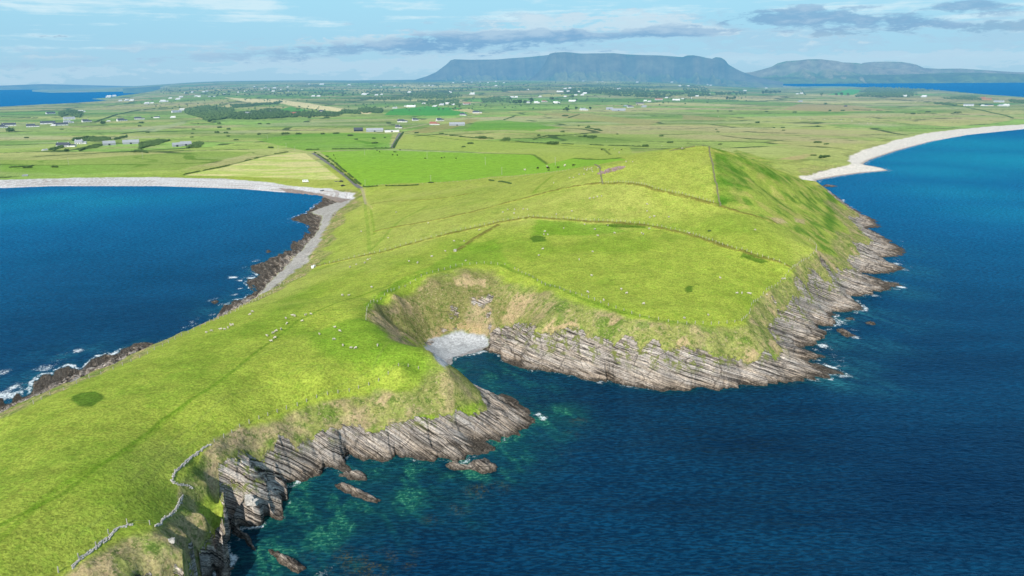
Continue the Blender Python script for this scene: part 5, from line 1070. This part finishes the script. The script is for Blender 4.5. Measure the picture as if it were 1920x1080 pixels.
def house(px, py, wpx, sty, label=None, group=None, yaw=None, name='house', cat=None, flat=False):
    x, y, z = Wt(px, py+wpx*.12); d = math.hypot(x, y); L = wpx*d/1371; wm, rm = STY[sty]; L = min(L, 70)
    yaw = rnd.uniform(-.5,.5) if yaw is None else yaw; yaw -= math.atan2(x, y)
    if sty in 'sk' and name == 'house': name = 'shed'
    if wpx < 11:
        k = (sty, rnd.randint(0, 1))
        if k not in tiny:
            b = MB(); gable(b, 12, 7, 3, 5.6 if k[1] else 4.8); b.cur = 1; roofm(b, 12, 7, 3, 5.6 if k[1] else 4.8); b.cur = 0
            if sty not in 'sk': b.box((4.5,0,5.6), (.8,.8,1.4)); 
            b.box((-7.5,0,1.3), (3,5,2.8)); tiny[k] = b.mesh(name, [wm, rm])
        o = mobj(name, tiny[k], None, (x, y, z-.3), yaw); o.scale = (max(L,6)/16.,)*3
        return tag(o, label, cat or name, group)
    r = empty(name, (x, y, z-.3), yaw); tag(r, label, cat or name, group)
    D = min(9, max(6, L*.5)); H = 3.5 if L < 30 else 3.6; R = H+D*.46 if not flat else H+.7; L1 = L*.68 if L < 30 and name == 'house' else L
    b = MB(); gable(b, L1, D, H, R, (L-L1)/2*-1); 
    if L1 < L: gable(b, L-L1-.2, D*.75, H*.8, H*.8+D*.2, L1/2+.02)
    mobj('wall', b.mesh('wall', wm), r)
    b = MB(); roofm(b, L1, D, H, R, -(L-L1)/2)
    if L1 < L: roofm(b, L-L1-.2, D*.75, H*.8, H*.8+D*.2, L1/2+.02, 0, 0, .2)
    rf = mobj('roof', b.mesh('roof', rm), r)
    if name == 'house':
        for sx_ in (-L1*.42, L1*.42):
            b = MB(); b.box((sx_-(L-L1)/2, 0, R+.4), (.9,.7,1.5)); mobj('chimney', b.mesh('chimney', wm), rf)
        n_ = 3
        for i in range(n_):
            wx = -(L-L1)/2 + (i-1)*L1*.3
            if i == 1: b = MB(); b.box((wx, -D/2-.03, 1.15), (1.1,.1,2.1)); mobj('door', b.mesh('door', M_dark), r)
            else: b = MB(); b.box((wx, -D/2-.03, 1.7), (1.6,.1,1.3)); mobj('window', b.mesh('window', M_glass), r)
    else:
        b = MB(); b.box((0, -D/2-.03, 1.5), (3.2,.1,2.8)); mobj('door', b.mesh('door', M_dark), r)
    return r
for a in [(5,238,14,'d','white house with dark roof cut by the left picture edge'),(17,234,18,'d','dark roofed white house just inside the left edge behind shrubs'),(62,236,17,'d','small white bungalow standing alone, second cluster from the left edge'),
 (90,230,20,'d','long dark roofed white house left of the big grey farmhouse'),(114,233,20,'d','white house with two gables in front of the big farmhouse'),(101,235,8,'w','tiny white outbuilding between the two dark roofed houses'),(129,229,14,'g','grey roofed white building right of the two gabled house'),
 (130,222,16,'g','big old farmhouse under the dark trees'),(163,227,14,'d','white bungalow right of the farmhouse cluster'),(95,212,13,'d','white bungalow alone above the farmhouse cluster'),(153,209,11,'w','small white house behind the dark farm trees'),
 (229,225,16,'d','white house with square dark roof on the pale meadow'),(262,222,15,'d','long low white house beside a round tree'),(204,227,6,'w','tiny white shed left of the square roofed house'),(295,220,10,'d','small white house at the edge of the pale meadow'),
 (125,272,28,'d','white farmhouse with long dark roof among scrub, left'),(152,268,16,'g','grey low barn behind the long dark roofed farmhouse'),(85,281,9,'g','small pale shed left of the long dark roofed farmhouse'),
 (325,220,9,'w','little white cottage under the dark wood'),(331,209,16,'g','pale farmhouse at the left end of the dark wood'),(342,206,10,'w','white barn behind the pale farmhouse by the wood'),
 (514,210,13,'d','white house half hidden in the long tree belt'),(467,213,12,'g','grey roofed house in the tree belt, left of the white one'),(553,213,14,'r','pinkish roofed house in the tree belt'),(604,209,11,'c','cream house near the right end of the tree belt'),(624,212,9,'w','small white house at the right end of the tree belt'),(383,214,6,'w','tiny white house in a gap of the dark wood'),
 (748,239,12,'d','white house with dark gable behind the long white shed'),(755,227,18,'d','long white house with dark roof above the straight lane'),(779,225,11,'d','white dark roofed cottage with a single gable, right of the long one'),
 (815,232,18,'r','white farmhouse with reddish roof at the road bend'),(825,225,14,'d','dark roofed barn behind the reddish roofed farmhouse'),(869,215,12,'d','white gabled house alone on the lane'),(895,210,17,'d','white and red house with steep dark roof on the skyline of the rise'),
 (771,199,16,'w','long white house above the deep green field'),(741,202,9,'g','low grey building left above the deep green field'),(795,194,7,'w','small white house among village trees'),(816,199,9,'w','white house at the top edge of the deep green field'),
 (829,196,10,'g','grey village house, left of its row'),(841,194,12,'w','white village house in the middle of its row'),(849,196,8,'w','white village house at the right end of its row'),(875,194,14,'r','white house with reddish roof right of the village'),
 (1095,205,15,'g','grey roofed white house between dark trees behind the brown field'),(1173,199,9,'n','green roofed shed left of the white gabled farm'),(1182,200,12,'d','white gabled farmhouse beside the green shed'),(1200,194,14,'c','cream house above the white gabled farm'),
 (1044,192,13,'w','long white bungalow right of the dark tree'),(1073,189,13,'w','white house with several gables at the right of the bungalows'),(1007,192,11,'w','white gabled bungalow in the middle of the row'),(990,192,9,'g','white bungalow at the left end of the row'),(1021,190,11,'r','pinkish bungalow with two gables in the row'),
 (1235,186,14,'r','reddish roofed house beside the rising lane'),(1268,187,13,'w','row of white gabled holiday houses on the lane'),
 (1816,197,14,'g','grey roofed white house left of the far right cottages'),(1843,198,6,'w','leftmost tiny white cottage of the far right row'),(1850,198,8,'d','dark roofed white cottage, second of the far right row'),(1858,198,8,'c','cream cottage, third of the far right row'),(1877,198,8,'g','grey roofed cottage, fourth of the far right row'),(1887,198,10,'w','largest white cottage at the right of the row'),
 (1850,186,13,'o','ochre walled building near the bay, far right'),(1843,184,8,'o','smaller ochre building at the left of the larger one'),(1873,190,14,'g','long white building right of the ochre ones'),(1307,180,7,'w','white building with steep gable like a chapel')]:
    house(*a[:4], label=a[4])
for a in [(205,270,18,'s','low grey shed with stone gables in the middle of the scrub'),(246,267,24,'s','long ruined grey shed right of the low grey one'),(332,273,14,'s','grey roofed shed left of the brown one'),(349,271,17,'s','long brownish shed at the end of the scrubby trees'),
 (48,329,9,'s','small grey hut on the grass close to the left beach'),(672,244,16,'k','black long shed at the left end of the farm row'),(703,243.5,30,'s','long grey shed with open bays in the farm row'),(857,232,28,'s','pale grey farm sheds right of the reddish farmhouse'),(1160,205,24,'s','long blue grey shed behind the brown field'),(1143,204,12,'s','low dark shed left of the long blue grey one'),(1208,200,10,'s','small grey shed below the cream house'),(1586,199,6,'k','small black shed alone on the brown field'),(1501,190,8,'s','old grey ruin at the edge of the brown field')]:
    house(*a[:4], label=a[4], yaw=rnd.uniform(-.15,.15), name='shed')
house(735, 244.5, 26, 'w', 'long low white building at the top of the straight lane', yaw=0., flat=True, name='shed')
for pts, sty, lab, grp in [
 ([(205,181.5,9),(215,180,7),(226,189,6),(238,188,7),(248,188,8)], 'w', 'tiny white house on the far spit beside the left bay', 'houses on the far spit'),
 ([(276,194,9),(286,193,6),(306,190,10),(313,190,6),(340,182,7),(334,186,8),(348,174,4),(361,173,5),(368,180,6),(374,181,6),(382,172,5),(388,171,5),(320,184,6),(393,181,4),(402,181,4)], 'w', 'tiny white house in the scattered hamlet on the left of the far plain', 'houses of the left hamlet'),
 ([(421,176,4),(447,173,4),(461,171,5),(477,162.5,4),(491,167,4),(498,164,5),(515,165,6),(513,171,6),(541,171,3),(566,168,3),(580,158,4),(540,163,4),(588,180,7),(598,180,7),(604,158,8),(526,168,4),(505,168,4)], 'w', 'tiny white house on the wooded rise of the far left skyline', 'houses on the wooded rise'),
 ([(683,177,9),(706,178,7),(690,176,6),(768,173,7),(716,177,5),(760,199,5),(703,161,4),(715,163,4),(740,162,4),(655,159,6),(796,161,4),(805,160,4),(812,161,5)], 'w', 'tiny white house far off left of centre below the mountain foot', 'houses left of centre'),
 ([(845,173,6),(886,176,10),(960,182,8),(968,182,7),(990,168,5),(1008,168,5),(1013,181,6),(842,172,5),(930,161,5),(850,155,4),(870,153,4),(885,154,4),(900,154,3),(915,155,4),(930,153,4),(945,155,4)], 'w', 'tiny white house in the far farmland under the left mountain cliff', 'houses under the left cliff'),
 ([(1050,171,12),(1065,172,8),(1097,175,8),(1092,178,7),(1080,178,6),(1060,166,6),(1069,165,6),(1060,181,6),(1085,172,6),(1160,167,7),(1164,164,4)], 'w', 'tiny white house in the far hamlet below the table mountain', 'houses of the far hamlet'),
 ([(1094,152,4),(1120,154,3),(1130,153,3),(1195,154,5),(1260,154,5),(1210,189,7),(1218,190,7),(1250,183,6),(1291,161,5),(1275,161,5),(1327,159,4),(1333,160,4)], 'w', 'tiny white house on the far slope right of the hamlet', 'houses right of the hamlet'),
 ([(1397,170,6),(1437,165,4),(1495,176,5),(1503,175,6),(1330,176,5),(1280,185,5),(1296,184,4),(1696,180,8),(1733,181,9),(1787,185,4)], 'w', 'tiny white house near the shore of the right bay', 'houses near the right bay')]:
    for (px, py, wp) in pts: house(px, py, wp, sty, lab, grp)
# farms across the bay, on the low hills
fb = MB(); gable(fb, 14, 8, 4, 7); fb.cur = 1; roofm(fb, 14, 8, 4, 7); FARM = fb.mesh('house', [M_white, M_grey])
# ------------------------------------------------------------------ poles
pb = MB(); pb.cyl((0,0,-.5), (0,0,8.6), .16, .11, 7); POLE = pb.mesh('shaft', M_wood); pb = MB(); pb.box((0,0,8.2), (1.8,.14,.14)); ARM = pb.mesh('crossarm', M_wood)
def pole(px, py, h_, label, group=None):
    x, y, z = Wt(px, py); r = empty('utility_pole', (x, y, z), rnd.uniform(-.3,.3)); r.scale = (1,1,h_/8.6); mobj('shaft', POLE, r); mobj('crossarm', ARM, r); tag(r, label, 'utility pole', group)
for a in [(129,310,10,'leftmost pale utility pole on the left grassland'),(268,297,9,'pale utility pole left of the mown field'),(537,279,9,'tall utility pole behind the tip of the mown field'),(522,284,8,'utility pole just left of the mown field tip'),(553,284,8,'utility pole just right of the mown field tip'),(502,262,8,'utility pole alone behind the mown field'),
 (684,291,9,'utility pole at the left end of the bright green field'),(801,298,9,'thin utility pole in the middle of the bright green field'),(910,309,9,'utility pole in the bright field nearer the ridge'),(941,328,7,'dark pole on the bottom fence of the bright field'),(808,342,7,'dark pole beside a bush on the bottom fence'),(685,350,7,'dark pole by the lane end'),(1041,310,7,'thin pole in the bright field near the ridge foot')]: pole(*a[:4])
# ------------------------------------------------------------------ vehicles and boat
def wheel(root, x, y, r, w_=.22):
    b = MB(); b.cyl((x,y-w_/2,r), (x,y+w_/2,r), r, r, 14); mobj('wheel', b.mesh('wheel', M_tyre), root)
x, y, z = Wt(573, 342); r = empty('camper_van', (x, y, z), 0.25); tag(r, 'white camper van parked on the grass above the left beach', 'camper van')
b = MB(); b.box((-.6,0,1.75), (5.4,2.2,2.3), 0, 0, .96); b.box((2.6,0,1.15), (1.4,2.1,1.1), 0, 0, .9); b.box((2.0,0,2.45), (1.6,2.1,.8), 0, 0, .85); mobj('body', b.mesh('body', M_van), r)
for sx_ in (-1.6, .4): b = MB(); b.box((sx_,-1.11,2.0), (1.0,.06,.55)); mobj('window', b.mesh('window', M_glass), r)
b = MB(); b.box((2.75,0,1.95), (.5,1.8,.5), 0, 0, .8); mobj('windscreen', b.mesh('windscreen', M_glass), r)
for wx in (-2.1, 2.3):
    for wy in (-1, 1): wheel(r, wx, wy, .36)
def car(px, py, rz, label):
    x, y, z = Wt(px, py); r = empty('parked_car', (x, y, z), rz); tag(r, label, 'car')
    b = MB(); b.box((0,0,.68), (4.4,1.8,.7), 0, 0, .95); b.box((-.2,0,1.25), (2.5,1.65,.6), 0, 0, .8); mobj('body', b.mesh('body', M_dark), r)
    b = MB(); b.box((-.2,0,1.27), (2.3,1.70,.36), 0, 0, .84); mobj('window', b.mesh('window', M_glass), r)
    for wx in (-1.35, 1.35):
        for wy in (-.85, .85): wheel(r, wx, wy, .33)
car(640, 341, .1, 'dark car with flat trailer parked by the corner of the mown field'); car(643, 349, .5, 'dark car parked on the grass just above the pebble beach')
x, y, z = Wt(631, 341); r = empty('flat_trailer', (x, y, z), .05); tag(r, 'low dark flat trailer behind the parked car', 'trailer'); b = MB(); b.box((0,0,.7), (5.2,2.0,.18)); b.box((3.2,0,.6), (1.4,.12,.12)); mobj('bed', b.mesh('bed', M_hull), r)
for wy in (-1, 1): wheel(r, -.4, wy, .32)
x, y, z = Wt(604, 358); r = empty('rowing_boat', (x, y, z), .9); tag(r, 'small grey blue boat drawn up on the pale pebble beach', 'boat')
vs = []; fs = []
for i in range(9):
    t = i/8; ww = 1.0*math.sin(math.pi*min(1, .12+t*.62))**.7*(1 if t < .95 else .5); xx = -2.4+4.8*t; sh_ = .75+.25*t*t
    vs += [(xx,-ww,sh_),(xx,-ww*.6,.15),(xx,0,0),(xx,ww*.6,.15),(xx,ww,sh_)]
for i in range(8):
    for k in range(4): fs.append((i*5+k, i*5+k+1, (i+1)*5+k+1, (i+1)*5+k))
fs.append((0,1,2,3,4)); b = MB(); b.add(vs, fs); mobj('hull', b.mesh('hull', M_hull), r); b = MB(); b.box((-.6,0,.55), (.3,1.6,.06)); b.box((.9,0,.6), (.3,1.3,.06)); mobj('thwart', b.mesh('thwart', M_wood), r)
